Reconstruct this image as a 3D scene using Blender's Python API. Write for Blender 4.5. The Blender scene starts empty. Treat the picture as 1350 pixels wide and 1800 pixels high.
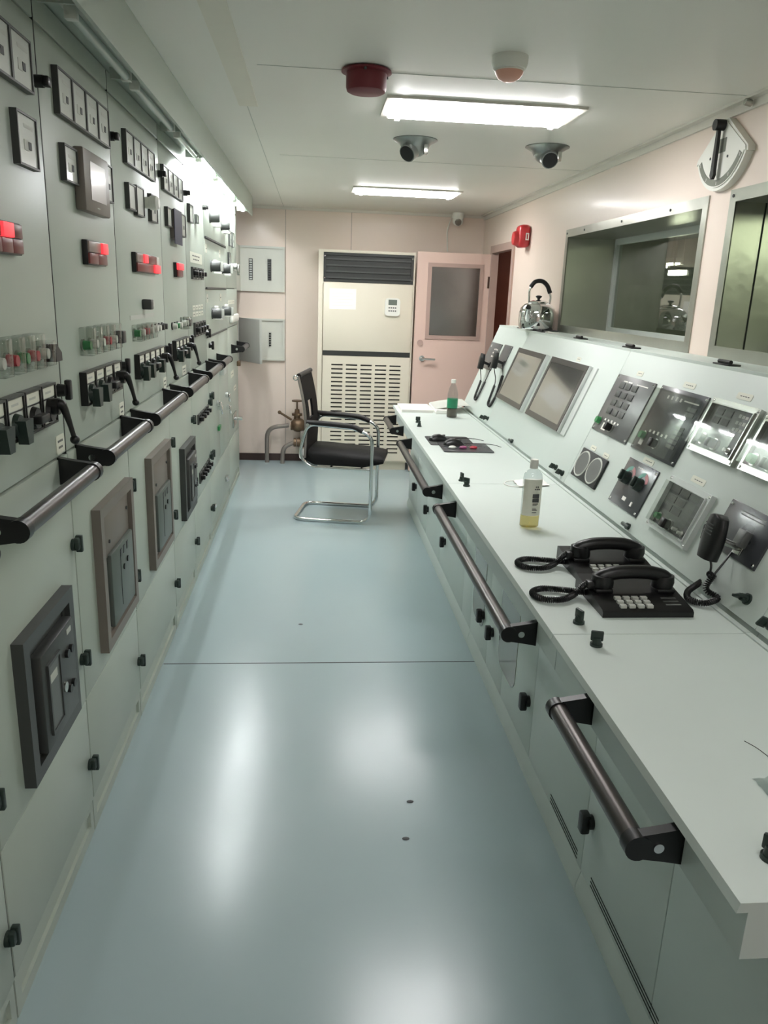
import bpy, bmesh, math, random
from mathutils import Matrix, Vector
random.seed(7)
SC = bpy.context.scene
COL = SC.collection
PI = math.pi

# ------------------------------------------------------------------ camera
CY, CP, CR = math.radians(5.543), math.radians(15.747), math.radians(2.104)
fw = Vector((math.sin(CY)*math.cos(CP), math.cos(CY)*math.cos(CP), -math.sin(CP)))
rt = Vector((math.cos(CY), -math.sin(CY), 0)); up = rt.cross(fw)
r2 = rt*math.cos(CR) + up*math.sin(CR); u2 = -rt*math.sin(CR) + up*math.cos(CR)
cd = bpy.data.cameras.new('camera'); cam = bpy.data.objects.new('camera', cd); COL.objects.link(cam)
cam.matrix_world = Matrix(((r2.x, u2.x, -fw.x, 0), (r2.y, u2.y, -fw.y, 0), (r2.z, u2.z, -fw.z, 1.62), (0, 0, 0, 1)))
cd.sensor_fit = 'HORIZONTAL'; cd.sensor_width = 36; cd.lens = 1359.2/1350*36; cd.clip_start = .02
SC.camera = cam

# ------------------------------------------------------------------ light and exposure
LAMP_CEIL = 17.0        # ceiling luminaire radiance
LAMP_DIM = 7.0          # unseen luminaire added over the bare desk end, kept dim, to brighten it
LAMP_TUBE = 85.0        # lit tubes in the switchboard light cove
LAMP_ENGINE = 90.0      # work lamp in the engine space beyond the windows
VS = SC.view_settings
SC.display_settings.display_device = 'sRGB'
VS.view_transform = 'Standard'; VS.look = 'None'; VS.gamma = 1.0; VS.use_curve_mapping = False
VS.exposure = 1.0
SC.cycles.diffuse_bounces = 8; SC.cycles.max_bounces = 16; SC.cycles.transparent_max_bounces = 24
wd = bpy.data.worlds.new('world'); SC.world = wd; wd.use_nodes = True
wd.node_tree.nodes['Background'].inputs[0].default_value = (.03, .033, .036, 1)
wd.node_tree.nodes['Background'].inputs[1].default_value = 1.0

# ------------------------------------------------------------------ materials
def lin(c):
    return tuple(((v/255)/12.92 if v <= 10 else (((v/255)+.055)/1.055)**2.4) for v in c) + (1,)
def mat(name, rgb, rough=.5, metal=0., var=.06, scale=6., bump=0., coat=0., spec=.5, emit=None, es=0., rvar=.08):
    m = bpy.data.materials.new(name); m.use_nodes = True
    nt = m.node_tree; N = nt.nodes; L = nt.links; b = N['Principled BSDF']
    tc = N.new('ShaderNodeTexCoord'); no = N.new('ShaderNodeTexNoise'); no.inputs['Scale'].default_value = scale
    no.inputs['Detail'].default_value = 4
    L.new(tc.outputs['Object'], no.inputs['Vector'])
    cr = N.new('ShaderNodeValToRGB'); c = lin(rgb)
    cr.color_ramp.elements[0].position = .3; cr.color_ramp.elements[1].position = .7
    cr.color_ramp.elements[0].color = tuple(min(1, v*(1-var)) for v in c[:3]) + (1,)
    cr.color_ramp.elements[1].color = tuple(min(1, v*(1+var)) for v in c[:3]) + (1,)
    L.new(no.outputs['Fac'], cr.inputs[0]); L.new(cr.outputs[0], b.inputs['Base Color'])
    mr = N.new('ShaderNodeMapRange'); mr.inputs[3].default_value = max(.02, rough-rvar*rough); mr.inputs[4].default_value = min(1, rough+rvar*rough)
    L.new(no.outputs['Fac'], mr.inputs[0]); L.new(mr.outputs[0], b.inputs['Roughness'])
    b.inputs['Metallic'].default_value = metal; b.inputs['Specular IOR Level'].default_value = spec
    b.inputs['Coat Weight'].default_value = coat; b.inputs['Coat Roughness'].default_value = .12
    if bump:
        bp = N.new('ShaderNodeBump'); bp.inputs['Strength'].default_value = bump; bp.inputs['Distance'].default_value = .01
        L.new(no.outputs['Fac'], bp.inputs['Height']); L.new(bp.outputs[0], b.inputs['Normal'])
    if emit:
        b.inputs['Emission Color'].default_value = lin(emit); b.inputs['Emission Strength'].default_value = es
    return m
def clear(name, tint, refl=.10, rough=.04):
    m = bpy.data.materials.new(name); m.use_nodes = True
    nt = m.node_tree; N = nt.nodes; L = nt.links; N.remove(N['Principled BSDF'])
    t = N.new('ShaderNodeBsdfTransparent'); t.inputs[0].default_value = lin(tint)
    g = N.new('ShaderNodeBsdfGlossy'); g.inputs['Roughness'].default_value = rough
    tc = N.new('ShaderNodeTexCoord'); no = N.new('ShaderNodeTexNoise'); no.inputs['Scale'].default_value = 9
    L.new(tc.outputs['Object'], no.inputs['Vector'])
    mr = N.new('ShaderNodeMapRange'); mr.inputs[3].default_value = refl*.85; mr.inputs[4].default_value = refl*1.15
    L.new(no.outputs['Fac'], mr.inputs[0])
    lw = N.new('ShaderNodeLayerWeight'); pw = N.new('ShaderNodeMath'); pw.operation = 'POWER'; pw.inputs[1].default_value = 4.5; L.new(lw.outputs['Facing'], pw.inputs[0])
    fr = N.new('ShaderNodeMath'); fr.operation = 'MULTIPLY'; fr.inputs[1].default_value = .6; L.new(pw.outputs[0], fr.inputs[0])
    ad = N.new('ShaderNodeMath'); ad.operation = 'ADD'; ad.use_clamp = True
    L.new(mr.outputs[0], ad.inputs[0]); L.new(fr.outputs[0], ad.inputs[1])
    mx = N.new('ShaderNodeMixShader'); L.new(ad.outputs[0], mx.inputs[0]); L.new(t.outputs[0], mx.inputs[1]); L.new(g.outputs[0], mx.inputs[2])
    L.new(mx.outputs[0], N['Material Output'].inputs[0])
    return m
def glow(name, rgb, s):
    m = bpy.data.materials.new(name); m.use_nodes = True
    N = m.node_tree.nodes; b = N['Principled BSDF']
    b.inputs['Base Color'].default_value = lin(rgb); b.inputs['Emission Color'].default_value = lin(rgb); b.inputs['Emission Strength'].default_value = s
    return m

GREEN = mat('grey_green_paint', (175, 184, 173), .40, var=.025, scale=3, coat=.0)
GREEN2 = mat('console_paint', (200, 209, 203), .45, var=.02, scale=3, coat=.0)
GAP = mat('door_gasket', (52, 56, 54), .8)
WHITE = mat('white_plastic', (226, 226, 218), .4, var=.02)
LABEL = mat('engraved_label', (222, 222, 208), .45, var=.03)
INK = mat('ink', (70, 72, 72), .6)
BLACK = mat('black_plastic', (13, 13, 14), .36, var=.1, scale=20)
RUBBER = mat('black_rubber', (30, 31, 31), .6, var=.1, scale=20)
RAIL = mat('dark_bronze_tube', (78, 74, 72), .33, metal=.75, var=.05)
CHROME = mat('chrome', (225, 226, 226), .08, metal=1, var=.02)
STEEL = mat('brushed_steel', (190, 192, 186), .22, metal=1, var=.05, scale=12)
STEELD = mat('window_steel', (168, 170, 160), .285, metal=.8, var=.08, scale=3.5, bump=.45)
MFACE = mat('meter_face', (196, 200, 192), .35, var=.03, coat=.4)
TAUPE = mat('taupe_plastic', (120, 112, 104), .45, var=.04)
SCREENP = mat('dim_touchscreen', (176, 168, 164), .3, var=.04, coat=.5)
DKGREY = mat('dark_grey_plastic', (62, 64, 62), .42, var=.06)
MIDGREY = mat('mid_grey_plate', (98, 100, 98), .4, var=.05, metal=.2)
PANELGREY = mat('instrument_plate_grey', (104, 105, 105), .32, var=.05, metal=.35)
PANELDK = mat('instrument_plate_dark', (66, 68, 72), .28, var=.05, metal=.2, coat=.3)
BREAKFACE = mat('breaker_face', (88, 96, 90), .42, var=.06)
NAVY = mat('navy_vinyl', (38, 42, 66), .5, var=.06)
REDD = mat('dark_red_lens', (112, 40, 38), .3, var=.06)
REDLIT = glow('lit_red_lens', (255, 62, 70), .55)
ORANGEL = mat('grey_red_lens', (150, 135, 128), .3, var=.06)
BTNG = mat('green_button', (44, 130, 72), .3, var=.04)
BTNR = mat('red_button', (176, 44, 58), .3, var=.04)
BTNW = mat('white_button', (205, 205, 198), .3, var=.04)
DKGREEN = mat('dark_green_knob', (34, 48, 42), .4, var=.08)
CLEAR = clear('clear_acrylic', (240, 242, 240), .05)
CLEARP = clear('pet_plastic', (235, 238, 238), .06)
GLASS = clear('window_glass', (164, 170, 160), .22, .03)
GLASSD = clear('door_glass', (170, 164, 156), .30, .22)
CEIL = mat('ceiling_paint', (232, 230, 222), .42, var=.025, scale=1.2)
WALLP = mat('pinkish_beige_panel', (228, 212, 200), .38, var=.02, scale=1.5, coat=.1)
WALLX = mat('grey_wall', (150, 152, 146), .6)
DOORP = mat('pink_door_paint', (214, 186, 174), .4, var=.03, scale=1.5)
DOORF = mat('door_frame_paint', (176, 150, 140), .4, var=.04)
BROWN = mat('red_brown_panel', (128, 72, 56), .5, var=.06)
SKIRT = mat('dark_brown_skirting', (62, 46, 42), .5)
TRIM = mat('ceiling_trim', (216, 212, 202), .4, var=.02)
STRIPP = mat('cream_strip', (226, 222, 208), .45, var=.03)
ACB = mat('air_conditioner_enamel', (214, 207, 190), .42, var=.02, scale=2)
ACD = mat('dark_grille', (40, 42, 40), .5, var=.1)
PAPER = mat('paper', (236, 234, 228), .8, var=.02)
PAPERG = mat('grey_folder', (188, 190, 182), .6, var=.03)
REDP = mat('red_alarm_plastic', (188, 34, 42), .32, var=.05, coat=.3)
MAROON = mat('maroon_alarm', (112, 36, 44), .5, var=.06)
PEACH = mat('peach_dome', (226, 170, 150), .35, var=.04)
GALV = mat('galvanised_nozzle', (150, 154, 150), .3, metal=.8, var=.08, scale=10)
BRASS = mat('aged_brass', (112, 92, 72), .45, metal=.6, var=.2, scale=25)
PIPEM = mat('grey_pipe', (150, 142, 136), .35, metal=.5, var=.08)
MESHF = mat('black_mesh_fabric', (17, 14, 14), .75, var=.2, scale=160, bump=.2, spec=.2)
SEATF = mat('black_seat_fabric', (9, 9, 9), .6, var=.2, scale=90, bump=.1, spec=.25)
ARMP = mat('black_armrest', (24, 19, 20), .45, var=.1)
LIQ = mat('dark_tea', (84, 74, 60), .2, var=.1)
LIQY = clear('yellow_liquid', (246, 234, 190), .05)
GREENL = mat('green_wrapper', (30, 120, 84), .4, var=.1)
BOXP = mat('electric_box_grey', (204, 205, 196), .4, var=.02)
PURPLE = mat('purple_plastic', (130, 50, 96), .35)
TEAL = mat('teal_scale', (96, 150, 138), .4)
PINKSC = mat('pink_scale', (176, 120, 122), .4)
SCREEND = mat('monitor_glass', (70, 70, 66), .07, var=.03, coat=1.0, spec=.8)
BEZEL = mat('monitor_bezel', (60, 58, 54), .3, var=.05)
SILVER = mat('light_grey_housing', (198, 204, 200), .4, var=.03)
SMOKE = mat('smoked_pane', (100, 104, 88), .12, var=.1, coat=.6)
LCD = mat('lcd', (104, 112, 104), .25)
SCALEG = mat('grey_scale', (112, 116, 104), .4, var=.08)
LEDW = glow('lamp_diffuser', (252, 250, 250), LAMP_CEIL)
TUBEL = glow('lit_tube', (250, 252, 255), LAMP_TUBE)
TUBEO = mat('unlit_tube', (196, 208, 200), .25, var=.02)
ENGM = mat('engine_room_wall', (140, 146, 138), .5, var=.25, scale=2)
def floor_mat():
    m = mat('blue_grey_floor_paint', (162, 179, 181), .26, var=.012, scale=1.6, spec=.5)
    nt = m.node_tree; N = nt.nodes; L = nt.links; b = N['Principled BSDF']
    tc = [n for n in N if n.type == 'TEX_COORD'][0]
    n2 = N.new('ShaderNodeTexNoise'); n2.inputs['Scale'].default_value = 3.2; n2.inputs['Detail'].default_value = 6; n2.inputs['Roughness'].default_value = .6
    mp = N.new('ShaderNodeMapping'); mp.inputs['Scale'].default_value = (1, .55, 1)
    L.new(tc.outputs['Object'], mp.inputs[0]); L.new(mp.outputs[0], n2.inputs['Vector'])
    mr = N.new('ShaderNodeMapRange'); mr.inputs[1].default_value = .3; mr.inputs[2].default_value = .7; mr.inputs[3].default_value = .215; mr.inputs[4].default_value = .268
    L.new(n2.outputs['Fac'], mr.inputs[0]); L.new(mr.outputs[0], b.inputs['Roughness'])
    bp = N.new('ShaderNodeBump'); bp.inputs['Strength'].default_value = .13; bp.inputs['Distance'].default_value = .01
    L.new(n2.outputs['Fac'], bp.inputs['Height']); L.new(bp.outputs[0], b.inputs['Normal'])
    return m
FLOOR = floor_mat()

# ------------------------------------------------------------------ mesh collector
ID = lambda a, b, c: Vector((a, b, c))
XL = -.6526
LW = lambda y, z, c: Vector((XL+c, y, z))                       # switchboard front: along, height, outwards
SB = Vector((1.15, 0, .80)); ST = Vector((1.405, 0, 1.425)); SU = (ST-SB).normalized(); SN = Vector((-SU.z, 0, SU.x)); SLEN = (ST-SB).length
SL = lambda y, s, c: SB + SU*s + SN*c + Vector((0, y, 0))       # sloping panel: along, up the slope, outwards
AP = lambda y, z, c: Vector((.63-c, y, z))                      # apron front
CF = lambda y, z, c: Vector((.765-c, y, z))                     # console lower front
DT = lambda x, y, c: Vector((x, y, .80+c))                      # desk top
BK = lambda x, z, c: Vector((x, 7.56-c, z))                     # back wall
RW = lambda y, z, c: Vector((1.578-c, y, z))                    # right wall
CE = lambda x, y, c: Vector((x, y, 2.35-c))                     # ceiling, downwards
class MB:
    def __init__(s, f=ID): s.f = f; s.v = []; s.fc = []; s.mi = []; s.cur = 0
    def add(s, vs, fs):
        o = len(s.v); s.v += [s.f(*p) for p in vs]
        for f in fs: s.fc.append([i+o for i in f]); s.mi.append(s.cur)
        return s
    def box(s, a0, a1, b0, b1, c0, c1, bev=0, seg=2):
        if not bev:
            return s.add([(a, b, c) for a in (a0, a1) for b in (b0, b1) for c in (c0, c1)],
                         [(0, 1, 3, 2), (4, 6, 7, 5), (0, 4, 5, 1), (2, 3, 7, 6), (0, 2, 6, 4), (1, 5, 7, 3)])
        bm = bmesh.new(); bmesh.ops.create_cube(bm, size=1)
        for v in bm.verts: v.co = Vector(((a0+a1)/2+v.co.x*(a1-a0), (b0+b1)/2+v.co.y*(b1-b0), (c0+c1)/2+v.co.z*(c1-c0)))
        bmesh.ops.bevel(bm, geom=bm.edges[:], offset=bev, segments=seg, profile=.5, affect='EDGES')
        bm.verts.index_update()
        s.add([tuple(v.co) for v in bm.verts], [[v.index for v in f.verts] for f in bm.faces]); bm.free(); return s
    def cyl(s, p0, p1, r0, r1=None, seg=20):
        r1 = r0 if r1 is None else r1
        p0, p1 = Vector(p0), Vector(p1); d = (p1-p0).normalized()
        x = d.orthogonal().normalized(); y = d.cross(x)
        vs = []
        for p, r in ((p0, r0), (p1, r1)):
            vs += [tuple(p+(x*math.cos(2*PI*i/seg)+y*math.sin(2*PI*i/seg))*r) for i in range(seg)]
        return s.add(vs, [(i, (i+1) % seg, seg+(i+1) % seg, seg+i) for i in range(seg)] + [list(range(seg))[::-1], list(range(seg, 2*seg))])
    def lathe(s, prof, o, d=(0, 0, 1), seg=28, sx=1., sy=1.):
        o = Vector(o); d = Vector(d).normalized(); x = d.orthogonal().normalized() if abs(d.z) < .99 else Vector((1, 0, 0)); y = d.cross(x)
        vs = []; n = len(prof)
        for r, h in prof: vs += [tuple(o+d*h+(x*math.cos(2*PI*i/seg)*sx+y*math.sin(2*PI*i/seg)*sy)*max(r, 1e-4)) for i in range(seg)]
        fs = [(k*seg+i, k*seg+(i+1) % seg, (k+1)*seg+(i+1) % seg, (k+1)*seg+i) for k in range(n-1) for i in range(seg)]
        return s.add(vs, fs + [list(range(seg))[::-1], list(range((n-1)*seg, n*seg))])
    def sph(s, c, r, sc=(1, 1, 1), seg=20):
        n = 12; pr = [(math.sin(PI*k/n), -math.cos(PI*k/n)) for k in range(n+1)]
        vs = []
        for rr, h in pr: vs += [(c[0]+r*sc[0]*max(rr, 1e-3)*math.cos(2*PI*i/seg), c[1]+r*sc[1]*max(rr, 1e-3)*math.sin(2*PI*i/seg), c[2]+r*sc[2]*h) for i in range(seg)]
        return s.add(vs, [(k*seg+i, k*seg+(i+1) % seg, (k+1)*seg+(i+1) % seg, (k+1)*seg+i) for k in range(n) for i in range(seg)] + [list(range(seg))[::-1], list(range(n*seg, (n+1)*seg))])
    def tube(s, pts, r, seg=12, fil=0, closed=False, fs=6, sq=None):
        P = [Vector(p) for p in pts]
        if fil: P = fillet(P, fil, fs, closed)
        n = len(P); x = None; vs = []; rr = r if isinstance(r, (list, tuple)) else [r]*n
        for i, p in enumerate(P):
            a = P[(i-1) % n] if (closed or i > 0) else p; b = P[(i+1) % n] if (closed or i < n-1) else p
            t = (b-a).normalized()
            x = t.orthogonal().normalized() if x is None else (x-t*x.dot(t)).normalized()
            y = t.cross(x)
            for k in range(seg): vs.append(tuple(p+(x*math.cos(2*PI*k/seg)+y*math.sin(2*PI*k/seg))*rr[i]))
        m = n if closed else n-1
        fcs = [(i*seg+k, i*seg+(k+1) % seg, ((i+1) % n)*seg+(k+1) % seg, ((i+1) % n)*seg+k) for i in range(m) for k in range(seg)]
        if not closed: fcs += [list(range(seg))[::-1], list(range((n-1)*seg, n*seg))]
        return s.add(vs, fcs)
    def prism(s, poly, c0, c1):
        n = len(poly)
        return s.add([(a, b, c0) for a, b in poly]+[(a, b, c1) for a, b in poly],
                     [(i, (i+1) % n, n+(i+1) % n, n+i) for i in range(n)] + [list(range(n))[::-1], list(range(n, 2*n))])
    def holed(s, a0, a1, b0, b1, c0, c1, holes):
        xs = sorted({a0, a1} | {h[0] for h in holes} | {h[1] for h in holes}); ys = sorted({b0, b1} | {h[2] for h in holes} | {h[3] for h in holes})
        inh = lambda x, y: x < a0 or x > a1 or y < b0 or y > b1 or any(h[0] < x < h[1] and h[2] < y < h[3] for h in holes)
        nx, ny = len(xs), len(ys); idx = lambda i, j, k: (i*ny+j)*2+k
        vs = [(x, y, c) for x in xs for y in ys for c in (c0, c1)]; fs = []
        solid = lambda i, j: 0 <= i < nx-1 and 0 <= j < ny-1 and not inh((xs[i]+xs[i+1])/2, (ys[j]+ys[j+1])/2)
        for i in range(nx-1):
            for j in range(ny-1):
                if not solid(i, j): continue
                for k in (0, 1): fs.append((idx(i, j, k), idx(i+1, j, k), idx(i+1, j+1, k), idx(i, j+1, k)))
                if not solid(i-1, j): fs.append((idx(i, j, 0), idx(i, j+1, 0), idx(i, j+1, 1), idx(i, j, 1)))
                if not solid(i+1, j): fs.append((idx(i+1, j, 0), idx(i+1, j+1, 0), idx(i+1, j+1, 1), idx(i+1, j, 1)))
                if not solid(i, j-1): fs.append((idx(i, j, 0), idx(i+1, j, 0), idx(i+1, j, 1), idx(i, j, 1)))
                if not solid(i, j+1): fs.append((idx(i, j+1, 0), idx(i+1, j+1, 0), idx(i+1, j+1, 1), idx(i, j+1, 1)))
        return s.add(vs, fs)
    def frame(s, a0, a1, b0, b1, w, c0, c1): return s.holed(a0, a1, b0, b1, c0, c1, [(a0+w, a1-w, b0+w, b1-w)])
    def build(s, name, m, parent=None, smooth=True, ang=38):
        root = parent
        while root is not None and root.parent is not None: root = root.parent
        off = Vector(root.get('_o', (0, 0, 0))) if root is not None else Vector((0, 0, 0))
        me = bpy.data.meshes.new(name); me.from_pydata([tuple(v-off) for v in s.v], [], s.fc)
        for mm in (m if isinstance(m, (list, tuple)) else [m]): me.materials.append(mm)
        me.polygons.foreach_set('material_index', s.mi)
        bm = bmesh.new(); bm.from_mesh(me)
        bmesh.ops.remove_doubles(bm, verts=[v for v in bm.verts if not v.link_faces] or bm.verts[:1], dist=1e-7)
        lo = [v for v in bm.verts if not v.link_faces]
        if lo: bmesh.ops.delete(bm, geom=lo, context='VERTS')
        bmesh.ops.recalc_face_normals(bm, faces=bm.faces[:]); bm.to_mesh(me); bm.free()
        if smooth: me.shade_smooth(); me.set_sharp_from_angle(angle=math.radians(ang))
        o = bpy.data.objects.new(name, me); COL.objects.link(o)
        if parent is not None: o.parent = parent
        return o
def fillet(P, rad, n=6, closed=False):
    out = []; N = len(P)
    for i, p in enumerate(P):
        if not closed and i in (0, N-1): out.append(p); continue
        a, b = P[(i-1) % N], P[(i+1) % N]; d1 = (a-p); d2 = (b-p)
        r = min(rad, d1.length*.49, d2.length*.49); s0 = p+d1.normalized()*r; s1 = p+d2.normalized()*r
        for k in range(n+1):
            t = k/n; out.append(s0*(1-t)**2 + p*2*t*(1-t) + s1*t*t)
    return out
def rrect(a0, a1, b0, b1, r, n=5):
    out = []
    for cx, cy, s in ((a1-r, b1-r, 0), (a0+r, b1-r, 1), (a0+r, b0+r, 2), (a1-r, b0+r, 3)):
        out += [(cx+r*math.cos(PI/2*(s+k/n)), cy+r*math.sin(PI/2*(s+k/n))) for k in range(n+1)]
    return out
def thing(name, label, cat, loc, group=None):
    o = bpy.data.objects.new(name, None); COL.objects.link(o); o.location = loc; o['_o'] = tuple(loc); o.empty_display_size = .05
    o['label'] = label; o['category'] = cat
    if group: o['group'] = group
    return o
def tag(o, label, cat, group=None):
    o['label'] = label; o['category'] = cat
    if group: o['group'] = group
    return o
def struct(o): o['kind'] = 'structure'; return o
def P(o, label): o['label'] = label; return o
def coil(path, r, pitch, wire, seg=5, per=9):
    L = [Vector(p) for p in path]; L = fillet(L, .04, 8)
    dd = [0]
    for i in range(1, len(L)): dd.append(dd[-1]+(L[i]-L[i-1]).length)
    tot = dd[-1]; n = int(tot/pitch*per); out = []; x = None; j = 0
    for i in range(n+1):
        s = tot*i/n
        while j < len(L)-2 and dd[j+1] < s: j += 1
        seg_l = max(1e-9, dd[j+1]-dd[j]); p = L[j].lerp(L[j+1], (s-dd[j])/seg_l); t = (L[j+1]-L[j]).normalized()
        x = t.orthogonal().normalized() if x is None else (x-t*x.dot(t)).normalized(); y = t.cross(x); a = 2*PI*i/per
        out.append(tuple(p+(x*math.cos(a)+y*math.sin(a))*r))
    return out

# ------------------------------------------------------------------ the room
Y0, Y1, ZC = -3.2, 7.56, 2.35
struct(MB().box(-1.35, 2.9, Y0, Y1+.1, -.1, 0).build('floor', FLOOR))
struct(MB().box(-1.35, 1.7, Y0, Y1+.1, ZC, ZC+.1).build('ceiling', CEIL))
struct(MB().box(-1.45, -1.35, Y0, Y1+.1, -.1, ZC+.1).build('wall_left', WALLX))
struct(MB().box(-1.35, 1.68, Y0-.1, Y0, 0, ZC).build('wall_front', WALLP))
m = MB(BK)
for a, b in ((-1.35, -.2665), (-.2635, .3355), (.3385, 1.68)): m.box(a, b, 0, ZC, -.1, 0)
m.cur = 1; m.box(-1.35, 1.68, 0, ZC, -.1, -.012)
struct(m.build('wall_back', [WALLP, GAP]))
WIN = [(3.245, 4.985, 1.43, 2.0), (1.1, 2.985, 1.43, 2.0)]
struct(MB(RW).holed(Y0, Y1, 0, ZC, -.05, 0, [(6.37, 7.115, 0, 2.015)] + [(a-.007, b+.007, c-.007, d+.007) for a, b, c, d in WIN]).build('wall_right', WALLP))
struct(MB(BK).box(-1.3, .01, 0, .068, 0, .012).build('baseboard_back', SKIRT))
m = MB(RW).box(Y0, Y1, 2.31, ZC, 0, .012); m.box(Y0, Y1, 2.34, ZC, 0, .04)
struct(m.build('trim_1', TRIM))
struct(MB(BK).box(-1.3, 1.57, 2.325, ZC, 0, .02).build('trim_2', TRIM))
struct(MB().box(-.65, .765, 3.196, 3.201, 0, .0012).build('trim_3', INK))
struct(MB(CE).box(-.315, -.238, -1, 3.56, 0, .006).build('trim_4', STRIPP))
m = MB(CE).box(-.285, -.2815, 3.56, 7.55, 0, .002)
for y in (1.2, 2.95, 4.75): m.box(-.2, 1.57, y, y+.003, 0, .0012)
struct(m.build('trim_5', PAPERG))
# windows: deep stainless reveals with a pane at the far side
for i, (y0, y1, z0, z1) in enumerate(WIN):
    m = MB(RW); m.frame(y0-.045, y1+.045, z0-.006, z1+.045, .045, 0, .006)
    m.holed(y0-.006, y1+.006, z0-.006, z1+.006, -.36, .004, [(y0, y1, z0, z1)])
    fr = struct(m.build(f'window_{i+1}', STEELD))
    if i == 0:
        MB(RW).frame(y0, y1, z0, z1, .035, -.335, -.30).build('pane_frame', SILVER, fr)
    else:
        MB(RW).frame(y0, y1, z0, z1, .035, -.335, -.30).build('pane_frame', SILVER, fr)
        MB(RW).box(y1-.004, y1+.001, z0, z1, -.118, -.114).build('reveal_joint', GAP, fr)
    MB(RW).box(y0+.03, y1-.03, z0+.03, z1-.03, -.325, -.319).build('pane', GLASS, fr)
    b = MB(RW)
    for yy in (y0+.3, (y0+y1)/2, y1-.3, y1+.02): b.cyl((yy, z1+.022, .006), (yy, z1+.022, .009), .006)
    b.build('screw', INK, fr)
# engine space beyond the windows
m = MB().box(3.0, 3.1, .5, 7.6, .4, 3.0); m.box(1.95, 3.0, .4, .5, .4, 3.0); m.box(1.95, 3.1, 5.6, 5.7, .4, 3.0); m.box(1.9, 3.1, .5, 5.6, .3, .4); m.box(1.9, 3.1, .5, 5.6, 3.0, 3.1)
struct(m.build('wall_engine_room', ENGM))
EL = glow('engine_lamp', (255, 250, 238), LAMP_ENGINE)
def work_lamp(x, y0, y1, z, label, w=.03, h=.015):
    t = thing('work_lamp', label, 'lamp', (x, (y0+y1)/2, z), 'lamps beyond the windows')
    MB().box(x-w, x+w, y0, y1, z+h, z+h+.03).build('housing', WHITE, t); MB().box(x-w*.8, x+w*.8, y0+.01, y1-.01, z-h, z+h).build('tube', EL, t)
    for y in (y0+.03, y1-.03): MB().cyl((x, y, z+h+.03), (x, y, 3.0), .006).build('hanger', STEEL, t)
work_lamp(2.3, 4.88, 5.06, 1.815, 'lower of two small lit lamps seen through the large window')
work_lamp(2.34, 5.075, 5.19, 1.866, 'upper of two small lit lamps seen through the large window')
work_lamp(2.6, 1.0, 1.6, 2.02, 'strong lamp beyond the window next to the inclinometer', .08, .05)
# corridor beyond the open door
m = MB().box(2.35, 2.45, 5.75, 7.9, 0, 2.3); m.box(1.625, 2.45, 7.30, 7.40, 0, 2.3); m.box(1.625, 2.45, 5.72, 5.82, 0, 2.3); m.box(1.625, 2.45, 5.75, 7.40, 2.3, 2.4)
struct(m.build('wall_passage', BROWN))
t = thing('passage_fill_light', 'added unseen fill light in the brown passage beyond the doorway', 'lamp', (2.0, 6.4, 2.3))  # fill light added out of view to keep the brown passage from black
MB().box(1.85, 2.15, 6.2, 6.6, 2.26, 2.3).build('housing', WHITE, t); MB().box(1.87, 2.13, 6.22, 6.58, 2.25, 2.262).build('diffuser', glow('passage_fill_light', (255, 240, 222), 3.0), t)
# door frame and open leaf
m = MB(RW).holed(6.325, 7.16, 0, 2.06, -.05, .014, [(6.385, 7.1, -.1, 2.0)])
struct(m.build('trim_6', DOORF))
dr = MB().holed(.905, 1.565, .012, 1.99, 7.13, 7.17, [])
m = MB(lambda x, z, c: Vector((x, 7.165-c, z))).holed(.908, 1.572, .012, 1.99, 0, .042, [(1.035, 1.478, 1.27, 1.87)])
dl = struct(m.build('door_1', DOORP))
MB(lambda x, z, c: Vector((x, 7.165-c, z))).frame(1.005, 1.508, 1.24, 1.90, .034, .042, .050).build('window_frame', DOORF, dl)
MB(lambda x, z, c: Vector((x, 7.165-c, z))).box(1.03, 1.482, 1.265, 1.875, .018, .024).build('pane', GLASSD, dl)
f = lambda x, z, c: Vector((x, 7.123-c, z))
m = MB(f).cyl((.985, 1.065, 0), (.985, 1.065, .012), .026); m.cyl((.985, 1.065, .01), (.985, 1.065, .05), .010); m.tube([(.985, 1.065, .05), (1.10, 1.062, .05)], .010)
m.build('door_handle', CHROME, dl)
MB(f).cyl((.963, 1.205, 0), (.963, 1.205, .010), .026).build('lock_cover', DOORF, dl)
for z in (1.75, .95, .25):
    MB().box(1.545, 1.577, 7.11, 7.135, z-.05, z+.05).build('hinge', STEEL, dl)

# ------------------------------------------------------------------ ceiling fittings
def ceiling_light(y, label, diff=None):
    t = thing('ceiling_light', label, 'light', (.665, y, ZC), 'ceiling light panels')
    MB(CE).holed(.27, 1.06, y-.165, y+.165, 0, .010, [(.297, 1.033, y-.135, y+.135)]).build('frame', TRIM, t)
    m = MB(CE).box(.297, 1.033, y-.135, y+.135, .002, .022, .004)
    for x in (.33, .99):
        for s in (-1, 1): m.box(x, x+.02, y+s*.14-.008, y+s*.14+.008, .006, .026)
    m.build('diffuser', diff or LEDW, t)
ceiling_light(3.42, 'large bright ceiling light panel between the maroon alarm and the air nozzles')
ceiling_light(6.07, 'smaller looking bright ceiling light panel near the back wall')
t = thing('fire_alarm_bell', 'round maroon alarm drum hanging from the ceiling', 'alarm', (.17, 2.93, ZC))
MB(CE).lathe([(.055, 0), (.055, .004), (.084, .004), (.086, .010), (.070, .014)], (.17, 2.93, 0)).build('mounting_flange', MAROON, t)
MB(CE).lathe([(.07, .012), (.069, .058), (.066, .068), (.058, .072)], (.17, 2.93, 0)).build('drum', MAROON, t)
b = MB(CE)
for a in (.4, 2.5, 4.6): b.cyl((.17+.078*math.cos(a), 2.93+.078*math.sin(a), .008), (.17+.078*math.cos(a), 2.93+.078*math.sin(a), .018), .005)
b.build('screw', INK, t)
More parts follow.
